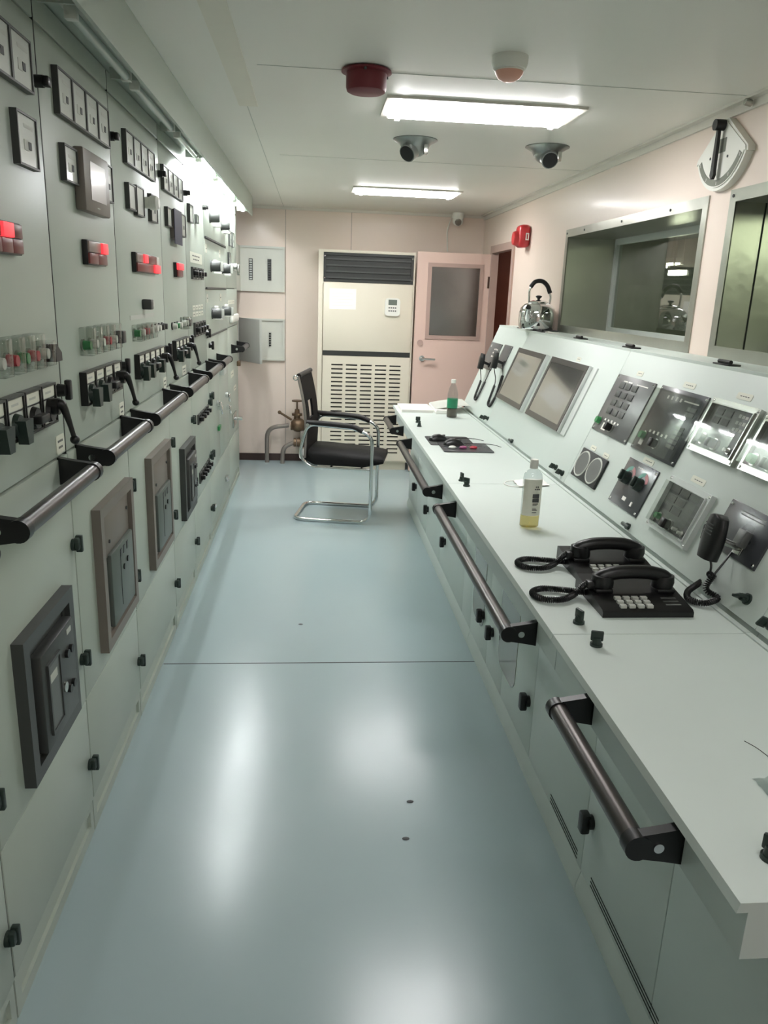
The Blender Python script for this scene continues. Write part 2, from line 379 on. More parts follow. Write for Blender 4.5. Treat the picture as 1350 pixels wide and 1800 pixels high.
t = thing('ceiling_beacon', 'white ceiling beacon with a peach coloured dome', 'beacon', (.605, 2.68, ZC))
MB(CE).lathe([(.057, 0), (.057, .02), (.052, .036), (.046, .04)], (.605, 2.68, 0)).build('base', WHITE, t)
MB(CE).lathe([(.045, .038), (.043, .05), (.034, .062), (.018, .070), (.002, .072)], (.605, 2.68, 0)).build('dome', PEACH, t)
MB(CE).lathe([(.047, .037), (.048, .04), (.045, .043)], (.605, 2.68, 0)).build('ring', TRIM, t)
LEDD = glow('dim_lamp_diffuser', (252, 250, 250), LAMP_DIM)
ceiling_light(.75, 'added dimmer ceiling light panel, out of view over the bare desk end', LEDD)
ceiling_light(-1.9, 'ceiling light panel third from the back wall, near the front wall')
def air_nozzle(x, y, dx, dy, label):
    t = thing('air_nozzle', label, 'air vent', (x, y, ZC), 'ceiling air nozzles')
    MB(CE).lathe([(.108, 0), (.110, .004), (.10, .009), (.076, .022), (.066, .04), (.06, .03), (.06, .0)], (x, y, 0)).build('flange', GALV, t)
    MB(CE).sph((x, y, .032), .064, (1, 1, .75)).build('ball', GALV, t)
    d = Vector((dx, dy, .62)).normalized(); c = Vector((x, y, .030))
    MB(CE).cyl(c, c+d*.075, .046, .042).build('spout', GALV, t)
    MB(CE).cyl(c+d*.072, c+d*.078, .037).build('opening', BLACK, t)
    MB(CE).box(x+.035, x+.055, y-.075, y-.055, .03, .075, .003).build('clamp', STEEL, t)
air_nozzle(.484, 4.1, -.62, -.65, 'grey ceiling air nozzle nearer the switchboard, its mouth turned aside')
air_nozzle(1.145, 4.1, .02, -.95, 'grey ceiling air nozzle nearer the windows, its dark round mouth facing out')
t = thing('security_camera', 'white dome security camera at the top of back wall', 'camera', (1.295, 7.40, 2.35))
MB().lathe([(.052, 0), (.052, -.045), (.047, -.05)], (1.295, 7.40, 2.35)).build('base', WHITE, t)
MB().sph((1.295, 7.40, 2.285), .05).build('ball', WHITE, t)
MB().cyl((1.292, 7.362, 2.268), (1.291, 7.345, 2.259), .03, .026).build('lens', TAUPE, t)
MB().tube([(1.25, 7.42, 2.33), (1.235, 7.5, 2.27), (1.225, 7.553, 2.2), (1.24, 7.553, 2.02)], .006, 8, .03).build('cable', WHITE, t)

# ------------------------------------------------------------------ light cove above the switchboard
t = thing('light_cove', 'long painted fascia of the light cove above the switchboard', 'light cove', (-.58, 4, ZC))
MB().box(-.522, -.512, .6, 6.88, 2.2, ZC-.001).build('fascia', GREEN, t)
MB().box(-1.2, -.522, .6, 6.88, 2.268, 2.275).build('soffit', GREEN, t)
m = MB()
for y in (1.44, 2.085, 2.755, 3.57, 4.225, 4.92, 6.08, 6.87): m.box(-.64, -.523, y-.004, y+.004, 2.235, 2.268)
m.build('divider', GREEN, t)
for y0, y1, lit, lab in ((1.5, 2.03, 0, 'unlit tube light in the cove above the rating plate cabinet'), (2.15, 2.74, 0, 'unlit tube light in the cove above the taupe touchscreen'),
                         (2.83, 3.52, 0, 'unlit tube light, second along the cove'), (3.64, 4.18, 0, 'short unlit tube light just before the glaring lit cove section'),
                         (4.28, 4.88, 1, 'first glaring lit tube light in the far cove'), (4.98, 5.98, 1, 'long glaring lit tube light in the far cove'), (6.14, 6.82, 1, 'last glaring lit tube light at the end of the cove')):
    t = thing('tube_light', lab, 'light', (-.585, (y0+y1)/2, 2.268), 'tube lights in the cove')
    MB().box(-.61, -.56, y0, y1, 2.252, 2.268, .002).build('batten', WHITE, t)
    MB().tube([(-.585, y0+.02, 2.238), (-.585, y1-.02, 2.238)], .013, 14).build('tube', TUBEL if lit else TUBEO, t)
    for y in (y0+.012, y1-.012): MB().box(-.6, -.57, y-.012, y+.012, 2.224, 2.254, .003).build('lamp_holder', WHITE, t)

# ------------------------------------------------------------------ switchboard
def latch(y, z, par, up=False, top=False):
    m = MB(LW)
    if top:
        m.cyl((y-.004, z, 0), (y-.004, z, .020), .014); m.box(y-.014, y+.012, z-.010, z+.012, .018, .034, .004)
        return m.build('door_latch', BLACK, par)
    if up:
        m.cyl((y-.012, z, 0), (y-.012, z, .020), .017, .015); m.box(y-.008, y+.012, z-.026, z+.026, .014, .030, .004)
        return m.build('door_latch', BLACK, par)
    m.cyl((y-.006, z, 0), (y-.006, z, .012), .017); m.box(y-.018, y+.008, z-.014, z+.020, .008, .024, .005); m.box(y-.002, y+.012, z-.024, z+.024, .010, .028, .003)
    return m.build('door_latch', DKGREEN, par)
def meter(y0, y1, z0, z1, par, name='panel_meter', hub=True, dy=.0, face=MFACE):
    o = MB(LW).frame(y0, y1, z0, z1, .005, 0, .016).build(name, DKGREY, par)
    m = MB(LW).box(y0+.005, y1-.005, z0+.005, z1-.005, 0, .0125); m.cur = 1
    cy, cz = (y0+y1)/2+.012, z0+(z1-z0)*.42
    if hub:
        m.box(cy-.009, cy+.009, cz-.008, cz+.008, .0125, .0145); m.cur = 2; m.box(cy-.034, cy-.009, cz-.012, cz+.010, .0125, .0135)
        m.cur = 2; m.box(cy-.030, cy+.030, z1-.030, z1-.022, .0125, .0128)
    m.build('dial_face', [face, INK, PAPERG], o)
    return o
def row4(y0, y1, z0, z1, par):
    w = (y1-y0)/4
    for k in range(4): meter(y0+k*w, y0+(k+1)*w, z0, z1, par)
def annunciator(y0, y1, z0, z1, cols, rows, cells, par):
    o = MB(LW).box(y0, y1, z0, z1, 0, .016, .002).build('alarm_annunciator', BLACK, par)
    w = (y1-y0-.004)/cols; h = (z1-z0-.004)/rows
    for (c, r, w_, kind) in cells:
        a0 = y0+.002+c*w; b0 = z0+.002+r*h
        x = MB(LW).box(a0+.001, a0+w*w_-.001, b0+.001, b0+h-.001, .012, .026 if kind == 'lit' else .021, .002)
        x.build('lit_lens' if kind == 'lit' else 'lens', {'lit': REDLIT, 'dark': REDD, 'grey': ORANGEL, 'white': BTNW}[kind], o)
def button(y, z, col, par, cover=True, black=False, tall=0):
    m = MB(LW).cyl((y, z, 0), (y, z, .006), .017); m.cur = 1; m.cyl((y, z, .006), (y, z, .026), .0135, .012)
    o = m.build('push_button', [STEEL if not black else BLACK, col], par)
    if cover:
        MB(LW).box(y-.026, y+.026, z-.028, z+.030+tall, 0, .036, .003).build('clear_cover', CLEAR, o)
    return o
def rotary(y0, y1, z0, z1, par, kind):
    o = MB(LW).frame(y0+.001, y1-.001, z0, z1, .005, 0, .020).build('rotary_switch', BLACK, par)
    m = MB(LW).box(y0+.005, y1-.005, z0+.004, z1-.004, 0, .015); m.cur = 1; m.box(y0+.005, y1-.005, z1-.036, z1-.033, .0, .0165)
    m.cur = 2; m.box(y0+.007, y1-.007, z1-.031, z1-.007, .015, .0162); m.cur = 3; m.box((y0+y1)/2-.02, (y0+y1)/2+.02, z1-.022, z1-.017, .0162, .0165)
    m.build('scale_plate', [MFACE, BLACK, LABEL, PAPERG], o)
    cy, cz = (y0+y1)/2, z0+(z1-z0)*.34
    m = MB(LW).cyl((cy, cz, .015), (cy, cz, .026), .027, .024)
    if kind == 'flat': m.box(cy-.034, cy+.024, cz-.010, cz+.010, .024, .046, .004)
    elif kind == 'drop': m.prism([(cy-.024, cz+.014), (cy+.024, cz+.014), (cy+.014, cz-.038), (cy-.014, cz-.038)], .022, .044)
    if kind == 'lever':
        m.cyl((cy, cz+.012, .015), (cy, cz+.012, .040), .020)
        m.tube([(cy, cz+.012, .022), (cy, cz+.022, .046), (cy+.004, cz-.02, .058), (cy+.006, cz-.066, .068)], [.0135, .0135, .013, .0125, .012, .0115, .0108, .010, .0092, .0085, .008, .0076, .0072, .0068, .0064, .006], 12, .018)
        m.sph((cy+.006, cz-.070, .069), .0115)
    m.build('lever_handle' if kind == 'lever' else 'knob', BLACK if kind != 'drop' else DKGREEN, o)
def bracket(f, y, z, dirn, par, out=.085, lab=None):
    # bracket plate on the face with an arm out to the tube; dirn is the side the tube leaves from
    m = MB(f)
    m.box(y-.010, y+.010, z-.036, z+.036, 0, .006, .002)
    pl = [(0, z-.036), (0, z+.036), (.03, z+.030)]
    pl += [(out+.022*math.cos(a), z+.022*math.sin(a)) for a in [PI/2-PI*k/8 for k in range(9)]] + [(.03, z-.030)]
    q = MB(lambda a, b, c: f(c, b, a)); q.prism(pl, y-.010, y+.010); m.v += q.v; n0 = len(m.v)-len(q.v)
    for fc in q.fc: m.fc.append([i+n0 for i in fc]); m.mi.append(0)
    m.cur = 1; m.cyl((y-dirn*.008, z, .045), (y-dirn*.014, z, .045), .009)
    return m.build('bracket', [BLACK, CHROME], par)
def handrail(f, y0, y1, z, par, out=.085):
    o = MB(f).tube([(y0+.004, z, out), (y1-.004, z, out)], .0205, 20).build('handrail', RAIL, par)
    bracket(f, y0, z, 1, o, out); bracket(f, y1, z, -1, o, out)
    for y in (y0, y1): MB(f).cyl((y-.013, z, out), (y+.013, z, out), .0235).build('end_collar', BLACK, o)
    return o
def tagplate(y0, y1, z0, z1, par, lines=2, f=LW, m0=LABEL, c=.0016):
    m = MB(f).prism(rrect(y0, y1, z0, z1, min(.006, (z1-z0)*.25), 3), 0, c); m.cur = 1
    for k in range(lines):
        zz = z1-(z1-z0)*(k+1)/(lines+1); w = (y1-y0)*(.32 if k % 2 == 0 else .25); cy = (y0+y1)/2
        n = 4
        for j in range(n): m.box(cy-w+2*w*j/n, cy-w+2*w*(j+.7)/n, zz-(z1-z0)*.06, zz+(z1-z0)*.06, c, c+.0003)
    return m.build('name_plate', [m0, INK], par)
def breaker(y0, y1, z0, z1, par, style):
    dk = DKGREY if style == 'dark' else TAUPE
    w = .034
    m = MB(LW).frame(y0, y1, z0, z1, w, 0, .03); m.frame(y0+.004, y1-.004, z0+.004, z1-.004, w+.012, 0, .016)
    o = m.build('circuit_breaker', dk, par)
    a0, a1, b0, b1 = y0+w+.012, y1-w-.012, z0+w+.012, z1-w-.012
    if style == 'dark':
        m = MB(LW).box(a0, a1, b0, b1, 0, .012); m.box(a0+.02, a1, b0, b1-.02, .012, .040, .004)
        m.build('breaker_face', DKGREY, o)
        h = b1-b0; wd_ = a1-a0
        m = MB(LW).frame(a0+wd_*.18, a0+wd_*.52, b0+h*.12, b0+h*.80, .008, .040, .046); m.cur = 1; m.box(a0+wd_*.2, a0+wd_*.5, b0+h*.14, b0+h*.78, .040, .043)
        m.cur = 2; m.box(a0+wd_*.22, a0+wd_*.42, b0+h*.60, b0+h*.68, .043, .0435)
        m.build('window', [DKGREY, MIDGREY, PAPERG], o)
        for fy, fz in ((.72, .66), (.84, .66), (.72, .30), (.84, .30)): MB(LW).cyl((a0+wd_*fy, b0+h*fz, .040), (a0+wd_*fy, b0+h*fz, .048), .011).build('push_button', BLACK, o)
        m = MB(LW)
        m.cur = 1; m.box(a0+wd_*.78, a0+wd_*.90, b0+h*.82, b0+h*.87, .040, .0412); m.cur = 2; 
        m.build('marking', [BLACK, PAPERG], o); MB(LW).cyl((a0+wd_*.56, b0+h*.4, .04), (a0+wd_*.56, b0+h*.4, .05), .013).build('window_catch', STEEL, o)
    else:
        h = b1-b0; wd_ = a1-a0
        m = MB(LW).box(a0, a1, b0, b1, 0, .010); m.box(a0+.03, a1, b0+h*.64, b1, .010, .018, .003); m.build('breaker_face', TAUPE, o)
        m = MB(LW).box(a0+.045, a1, b0, b0+h*.66, .010, .030, .006); m.cur = 1
        for fy in (.46, .58, .72): m.box(a0+wd_*fy, a0+wd_*fy+.018, b0+h*.545, b0+h*.615, .030, .0315)
        m.box(a0+wd_*.455, a0+wd_*.465, b0+h*.1, b0+h*.6, .030, .0312)
        for fy, fz in ((.58, .42), (.73, .45)): m.cyl((a0+wd_*fy, b0+h*fz, .030), (a0+wd_*fy, b0+h*fz, .034), .010)
        m.build('control_cover', [BREAKFACE, BLACK], o)
        m = MB(LW)
        for fy, fz in ((.22, .76), (.93, .88)): m.cyl((a0+wd_*fy, b0+h*fz, .018), (a0+wd_*fy, b0+h*fz, .022), .006)
        m.build('screw', INK, o)
CABS = []
def cabinet(y0, y1, label, doors=True):
    t = thing('switchboard_cabinet', label, 'cabinet', (XL-.3, (y0+y1)/2, 0), 'switchboard cabinets')
    g = .0040
    MB().box(-1.24, XL-.02, y0+.001, y1-.001, .0, 2.262).build('carcass', GAP, t)
    MB(LW).box(y0+g, y1-g, 2.203, 2.262, -.022, 0, .002).build('header', GREEN, t)
    MB(LW).holed(y0+g, y1-g, .0, .112, -.022, -.002, [(y0+.035, y1-.03, .035, .088)]).build('plinth', GREEN, t)
    MB(LW).box(y0+.035, y1-.03, .035, .088, -.024, -.012).build('plinth_recess', GREEN, t)
    MB(LW).box(y0+.0005, y0+.0035, .116, 2.26, -.02, -.0008).build('door_gasket', RUBBER, t)
    if doors:
        MB(LW).box(y0+g, y1-g, 1.187, 2.198, -.022, 0, .002).build('upper_door', GREEN, t)
        MB(LW).box(y0+g, y1-g, .449, 1.181, -.022, .003, .002).build('lower_door', GREEN, t)
        MB(LW).box(y0+g, y1-g, .116, .4465, -.022, .0025, .002).build('bottom_panel', GREEN, t)
        y = y1-.014
        latch(y-.002, 2.068, t, True, True); latch(y-.002, 1.352, t, True); latch(y, .932, t); latch(y, .588, t); latch(y, .245, t)
    return t
B_ = dict(A=(.79, 1.445), B=(1.445, 2.09), C=(2.09, 2.757), D=(2.757, 3.57), E=(3.57, 4.225), F=(4.225, 4.92), G=(4.92, 6.10), H=(6.10, 6.9))
t = cabinet(*B_['A'], 'switchboard cabinet before the rating plate cabinet, only its low corner in view')
handrail(LW, .95, 1.33, 1.157, t)
# cabinet B
t = cabinet(*B_['B'], 'switchboard cabinet with a dark square breaker and a bright metal rating plate')
row4(1.51, 2.012, 2.026, 2.134, t); meter(1.884, 2.010, 1.864, 1.975, t); meter(1.63, 1.756, 1.864, 1.975, t)
annunciator(1.60, 1.846, 1.672, 1.738, 4, 2, [(0, 1, 1, 'dark'), (1, 1, 1, 'dark'), (2, 1, 1, 'lit'), (3, 1, 1, 'dark'), (0, 0, 1, 'dark'), (1, 0, 1, 'dark'), (2, 0, 1, 'dark'), (3, 0, 1, 'dark')], t)
for k, (yy, c) in enumerate(((1.66, BTNW), (1.735, BTNR), (1.80, BTNG), (1.865, BTNR), (1.935, BTNW))): button(yy, 1.455, c, t, True, tall=.02 if k < 4 else 0)
MB(LW).prism([(1.975, 1.432), (2.02, 1.432), (2.02, 1.452), (1.985, 1.474), (1.975, 1.474)], 0, .03).build('toggle', BLACK, t)
for y0, k in ((1.56, 'drop'), (1.668, 'drop'), (1.776, 'flat'), (1.884, 'lever')): rotary(y0, y0+.104, 1.284, 1.382, t, k)
tagplate(2.012, 2.076, 1.192, 1.240, t, 2)
P(tagplate(1.703, 1.824, .886, .944, t, 3, m0=STEEL), 'bright metal rating plate')
breaker(1.60, 1.957, .497, .858, t, 'dark'); handrail(LW, 1.50, 2.02, 1.150, t)
# cabinet C
t = cabinet(*B_['C'], 'switchboard cabinet with a taupe touchscreen and tall taupe breaker')
row4(2.197, 2.698, 2.025, 2.135, t); meter(2.213, 2.325, 1.872, 1.962, t); meter(2.597, 2.704, 1.865, 1.974, t)
o = MB(LW).box(2.33, 2.594, 1.812, 1.974, 0, .03, .006).build('touchscreen', TAUPE, t)
m = MB(LW).box(2.385, 2.545, 1.845, 1.945, .030, .0312); m.cur = 1; m.box(2.44, 2.47, 1.826, 1.829, .03, .0305); m.build('screen', [SCREENP, PAPERG], o)
annunciator(2.362, 2.56, 1.670, 1.738, 4, 2, [(0, 1, 2.6, 'grey'), (2.7, 1, 1.25, 'lit'), (0, 0, 2, 'dark'), (2, 0, 2, 'dark')], t)
for yy, c in ((2.30, BTNG), (2.372, BTNW), (2.448, BTNW), (2.525, BTNR), (2.60, BTNW)): button(yy, 1.450, c, t, True, tall=.02)
MB(LW).box(2.665, 2.71, 1.432, 1.472, 0, .03, .003).build('toggle', BLACK, t)
for y0, k in ((2.252, 'drop'), (2.356, 'drop'), (2.460, 'flat'), (2.564, 'lever')): rotary(y0, y0+.102, 1.284, 1.378, t, k)
tagplate(2.68, 2.742, 1.184, 1.232, t, 2); tagplate(2.43, 2.56, 1.03, 1.085, t, 2)
breaker(2.262, 2.688, .512, .975, t, 'tall'); handrail(LW, 2.175, 2.690, 1.155, t)
# cabinet D
t = cabinet(*B_['D'], 'switchboard cabinet with a wide red alarm block and a white knob between meters')
row4(2.92, 3.415, 2.018, 2.125, t); meter(2.927, 3.035, 1.872, 1.958, t, hub=False); meter(3.05, 3.175, 1.863, 1.965, t, hub=False); meter(3.306, 3.432, 1.862, 1.965, t)
MB(LW).lathe([(.02, 0), (.022, .02), (.026, .022), (.026, .045), (.018, .055)], (3.255, 1.925, 0)).build('synchro_knob', WHITE, t)
annunciator(2.98, 3.40, 1.664, 1.733, 8, 2, [(0, 1, 2, 'grey'), (2, 1, 1.3, 'lit'), (3.4, 1, 3.4, 'dark'), (6.9, 1, 1, 'white'), (0, 0, 5.6, 'dark'), (5.7, 0, 2.2, 'lit')], t)
MB(LW).box(3.12, 3.165, 1.530, 1.568, 0, .035, .004).build('selector_block', DKGREY, t); button(3.215, 1.55, BTNW, t, False)
for yy, c in ((2.95, BTNG), (3.03, BTNW), (3.11, BTNR), (3.19, BTNW)): button(yy, 1.45, c, t, True)
for yy in (3.28, 3.35, 3.42, 3.49): button(yy, 1.452, BTNW if yy < 3.4 else DKGREY, t, False, True); 
MB(LW).box(2.91, 3.34, 1.497, 1.513, 0, .0015).build('label_strip', PAPERG, t)
for y0, k in ((2.94, 'drop'), (3.042, 'drop'), (3.144, 'flat'), (3.246, 'drop'), (3.348, 'lever')): rotary(y0, y0+.1, 1.284, 1.374, t, k)
tagplate(3.475, 3.545, 1.184, 1.232, t, 2); tagplate(3.13, 3.26, 1.035, 1.085, t, 2)
breaker(3.012, 3.438, .510, .972, t, 'tall'); handrail(LW, 2.84, 3.455, 1.155, t)
# cabinet E
t = cabinet(*B_['E'], 'switchboard cabinet with a navy sheet hanging over its screen')
row4(3.60, 4.10, 2.014, 2.114, t); meter(3.66, 3.765, 1.872, 1.952, t, hub=False); meter(4.03, 4.152, 1.853, 1.957, t)
o = MB(LW).box(3.785, 3.965, 1.83, 1.955, 0, .022, .004).build('touchscreen', TAUPE, t)
MB(LW).box(3.772, 3.975, 1.806, 1.957, .022, .0245).build('cover_sheet', NAVY, t)
annunciator(3.835, 3.99, 1.661, 1.727, 2, 2, [(0, 1, 2, 'lit'), (0, 0, 2, 'dark')], t)
for yy, c in ((3.74, BTNW), (3.81, BTNG), (3.88, BTNW)): button(yy, 1.442, c, t, False, True)
button(4.0, 1.445, BTNW, t, True); button(4.08, 1.445, BTNW, t, True); MB(LW).box(4.13, 4.175, 1.425, 1.463, 0, .03, .006).build('toggle', BLACK, t)
for y0, k in ((3.73, 'drop'), (3.832, 'flat'), (3.934, 'drop'), (4.036, 'lever')): rotary(y0, y0+.1, 1.284, 1.376, t, k)
tagplate(3.98, 4.10, 1.19, 1.235, t, 2); tagplate(3.86, 3.98, .90, .99, t, 2)
breaker(3.79, 4.155, .487, .855, t, 'dark'); handrail(LW, 3.625, 4.165, 1.155, t)
# cabinet F
t = cabinet(*B_['F'], 'switchboard cabinet with small toggle switches below a cream label, beside the navy sheet')
meter(4.30, 4.42, 1.94, 2.03, t, hub=False); meter(4.55, 4.62, 1.955, 2.0, t, hub=False)
tagplate(4.35, 4.80, 1.745, 1.80, t, 2)
def toggle_row(y0, y1, z0, z1, n, par, mt=STEEL):
    w = (y1-y0)/n
    for k in range(n):
        a = y0+k*w
        m = MB(LW).frame(a+.01, a+w-.01, z0, z1, .009, 0, .012); m.cur = 1; m.box(a+.02, a+w-.02, z0+.008, z1-.008, 0, .005); m.cur = 2
        zc = (z0+z1)/2; m.box(a+w*.35, a+w*.65, zc-.012, zc+.012, .004, .035, .003)
        m.build('toggle_switch', [DKGREY, mt, BLACK], par)
toggle_row(4.36, 4.80, 1.66, 1.722, 4, t); toggle_row(4.39, 4.83, 1.355, 1.432, 4, t); toggle_row(4.41, 4.86, .868, .925, 4, t); toggle_row(4.41, 4.86, .525, .588, 5, t)
for z in (1.51, 1.475):
    for k in range(4): tagplate(4.39+k*.105, 4.48+k*.105, z-.013, z+.013, t, 1)
for k in range(4): tagplate(4.41+k*.11, 4.50+k*.11, .96, .995, t, 1); tagplate(4.41+k*.11, 4.50+k*.11, .615, .65, t, 1)
handrail(LW, 4.33, 4.84, 1.157, t)
# cabinet G: drawers with drum handles
t = cabinet(*B_['G'], 'switchboard cabinet of stacked drawers with round drum handles', False)
g = .003; y0, y1 = B_['G']
def plain(a0, a1, b0, b1, name, par, c=0.): return MB(LW).box(a0+g, a1-g, b0, b1, -.022, c, .002).build(name, GREEN, par)
def drum(y, z, par):
    o = MB(LW).lathe([(.036, 0), (.036, .006), (.032, .008), (.031, .055), (.026, .062)], (y, z, 0)).build('drum_handle', DKGREY, par)
    MB(LW).box(y-.007, y+.007, z-.03, z+.03, .060, .078, .003).build('grip', PAPERG, o)
    return o
def lamp(y, z, par, c=BTNW): 
    m = MB(LW).cyl((y, z, 0), (y, z, .018), .015, .013); return m.build('pilot_lamp', c, par)
ZB = [(1.907, 2.198), (1.615, 1.900), (1.325, 1.608)]
for z0, z1 in ZB:
    o = plain(y0, y1, z0, z1, 'drawer_front', t)
    for yy in (5.21, 5.82): drum(yy, z0+.135, o)
    for yy in (5.36, 5.42, 5.97, 6.03): lamp(yy, z0+.165, o); 
    for yy in (5.40, 6.0): MB(LW).box(yy-.03, yy+.03, z0+.09, z0+.105, 0, .045, .003).build('lever', WHITE, o)
    for yy in (5.0, 5.70): tagplate(yy-.035, yy+.035, z0+.205, z0+.255, o, 1)
    MB(LW).box(y0+.02, y1-.08, z0-.004, z0+.006, 0, .01).build('drawer_lip', DKGREY, o)
plain(y0, 5.51, .45, 1.318, 'lower_door', t); plain(5.51, y1, .45, 1.318, 'lower_door', t); plain(y0, y1, .116, .444, 'bottom_panel', t)
latch(5.035, 1.27, t, True); latch(5.47, 1.11, t, True)
MB(LW).box(5.55, 5.72, 1.03, 1.13, 0, .03, .004).build('lock_box', SILVER, t)
handrail(LW, 4.98, 5.40, 1.157, t)
for yy, zz in ((5.34, .865), (5.40, .83), (5.90, .85), (5.95, .75)):
    m = MB(LW).cyl((yy, zz, 0), (yy, zz, .02), .02); m.box(yy-.008, yy+.008, zz-.05, zz+.012, .02, .036, .004); m.build('swing_handle', CHROME, t)
MB(LW).box(5.36, 5.46, .67, .70, 0, .016, .003).build('sliding_bolt', BTNG, t)
for yy, zz in ((5.02, .225), (5.80, .222), (5.76, .25)): MB(LW).box(yy-.04, yy+.04, zz-.01, zz+.01, 0, .02, .003).build('door_catch', CHROME, t)
latch(5.0, .96, t); latch(4.98, .59, t)
# cabinet H
t = cabinet(*B_['H'], 'narrow last switchboard cabinet beside the back wall', False)
y0, y1 = B_['H']
plain(y0, y1, 1.62, 2.198, 'upper_door', t); plain(y0, y1, 1.33, 1.614, 'middle_door', t); plain(y0, y1, .45, 1.324, 'lower_door', t); plain(y0, y1, .116, .444, 'bottom_panel', t)
meter(6.28, 6.40, 1.93, 2.04, t); meter(6.48, 6.60, 1.93, 2.04, t); meter(6.2, 6.32, 1.78, 1.88, t, hub=False)
m = MB(LW).cyl((6.42, 1.78, 0), (6.42, 1.78, .05), .03); m.box(6.40, 6.44, 1.72, 1.80, .05, .07, .004); m.build('main_switch', STEEL, t)
for k in range(4): tagplate(6.2+k*.12, 6.3+k*.12, 1.50, 1.53, t, 1)
MB(LW).box(6.25, 6.75, 1.36, 1.42, 0, .03, .012).build('cable_guard', WHITE, t)
handrail(LW, 6.36, 6.82, 1.155, t)
tagplate(6.3, 6.5, .93, .98, t, 1); tagplate(6.5, 6.7, .80, .84, t, 1)
o = MB(LW).box(6.35, 6.6, .52, .63, 0, .012, .002).build('latch_plate', STEEL, t)
MB(LW).cyl((6.48, .58, .012), (6.48, .58, .07), .014).build('handle', CHROME, o)
MB(LW).box(6.80, 6.86, .98, 1.02, 0, .03, .003).build('door_catch', BRASS, t)

# ------------------------------------------------------------------ control console
def desk_knob(x, y, f, par, big=1., tw=0.):
    m = MB(f).cyl((x, y, 0), (x, y, .006*big), .014*big); m.cyl((x, y, .006*big), (x, y, .020*big), .011*big, .009*big)
    c, s = math.cos(tw), math.sin(tw); q = MB(lambda a, b, h: f(x+a*c-b*s, y+a*s+b*c, h)).box(-.004*big, .004*big, -.014*big, .014*big, .012*big, .036*big, .003)
    n0 = len(m.v); m.v += q.v
    for fc in q.fc: m.fc.append([i+n0 for i in fc]); m.mi.append(0)
    return m.build('panel_latch', DKGREEN if big > .99 else BLACK, par)
def wing(y, s, par):
    m = MB(SL).cyl((y, s, 0), (y, s, .012), .012); m.box(y-.032, y+.032, s-.007, s+.007, .010, .022, .005); return m.build('panel_latch', DKGREEN, par)
def console(y0, y1, label, seams, latches):
    t = thing('control_console', label, 'console', (1.1, (y0+y1)/2, 0), 'control console sections')
    g = .0014
    a, b = y0+g, y1-g
    XZ = lambda x, z, y: Vector((x, y, z))
    MB(XZ).prism([(.775, .03), (1.57, .03), (1.57, 1.40), (1.40, 1.40), (1.16, .78), (.775, .76)], a, b).build('carcass', GREEN2, t)
    MB(XZ).prism([(.612, .783), (.616, .80), (1.128, .80), (1.128, .783)], a, b).build('desk_top', GREEN2, t)
    MB(XZ).prism([(1.13, .783), (1.13, .803), (1.146, .803), (1.146, .783)], a, b).build('rear_strip', GREEN2, t)
    MB(XZ).prism([(.63, .70), (.63, .783), (.79, .783), (.79, .70)], a, b).build('apron', GREEN2, t)
    cuts = [y0]+seams[0]+[y1]
    for k in range(len(cuts)-1):
        MB(SL).box(cuts[k]+g, cuts[k+1]-g, .012, SLEN, -.02, 0, .0015).build('instrument_panel', GREEN2, t)
    MB(XZ).prism([(1.40, 1.405), (1.40, 1.424), (1.574, 1.424), (1.574, 1.405)], a, b).build('top_ledge', GREEN2, t)
    cuts = [y0]+seams[1]+[y1]
    for k in range(len(cuts)-1):
        MB(CF).box(cuts[k]+g, cuts[k+1]-g, .075, .697, -.012, 0, .0015).build('lower_door', GREEN2, t)
    MB(XZ).prism([(.756, 0), (.756, .03), (.768, .072), (1.57, .072), (1.57, 0)], a, b).build('plinth', GREEN2, t)
    for y in latches:
        m = MB(CF).cyl((y, .265, 0), (y, .265, .014), .02); m.box(y-.012, y+.02, .232, .292, .008, .034, .006); m.build('door_latch', BLACK, t)
    return t
c1 = console(3.385, 5.92, 'far console section with two monitors and two hand microphones', ([5.065], [3.60, 4.35, 4.93, 5.42]), [5.48, 4.86, 4.17])
c2 = console(1.766, 3.385, 'middle console section with round-dial plate, grey instrument plates and two telephones', ([], [2.32, 2.75, 3.03]), [3.12, 2.94, 2.37])
c3 = console(.86, 1.766, 'console section with the bare desk end and a single long black rail', ([], [1.30]), [1.727])
handrail(AP, 5.30, 5.80, .706, c1, .075); handrail(AP, 3.60, 4.83, .706, c1, .075)
handrail(AP, 1.95, 3.23, .720, c2, .08); handrail(AP, 1.06, 1.50, .742, c3, .08)
for y, s, t in ((5.148, .034, c1), (5.06, .045, c1), (3.548, .049, c1), (3.44, .045, c1)): desk_knob(y, s, SL, t, 1.0, .5)
wing(4.356, .022, c1); wing(5.83, .022, c1); wing(2.631, .03, c2); desk_knob(1.85, .066, SL, c2, 1.15, 1.1); desk_knob(1.72, .047, SL, c3, 1.1, .4)
for x, y, t, w in ((.70, 5.10, c1, 1.4), (.688, 4.935, c1, .2), (.689, 3.435, c1, .2), (.692, 3.335, c2, .7), (.706, 1.835, c2, .3), (.705, 1.70, c3, 1.3), (.712, .948, c3, .6)): desk_knob(x, y, DT, t, 1.1, w)
for y, t in ((4.872, c1), (4.141, c1), (3.445, c1), (2.606, c2)):
    f = lambda a, b, c: Vector((1.40+b, a, 1.424+c))
    m = MB(f).box(y-.055, y+.055, .004, .05, 0, .006, .002); m.tube([(y-.04, .02, .012), (y+.04, .02, .012)], .007, 10); m.build('lid_hinge', BLACK, t)
def ip(t, name, y0, y1, s0, s1, m_, c=.006, bev=.0015): return MB(SL).box(y0, y1, s0, s1, 0, c, bev).build(name, m_, t)
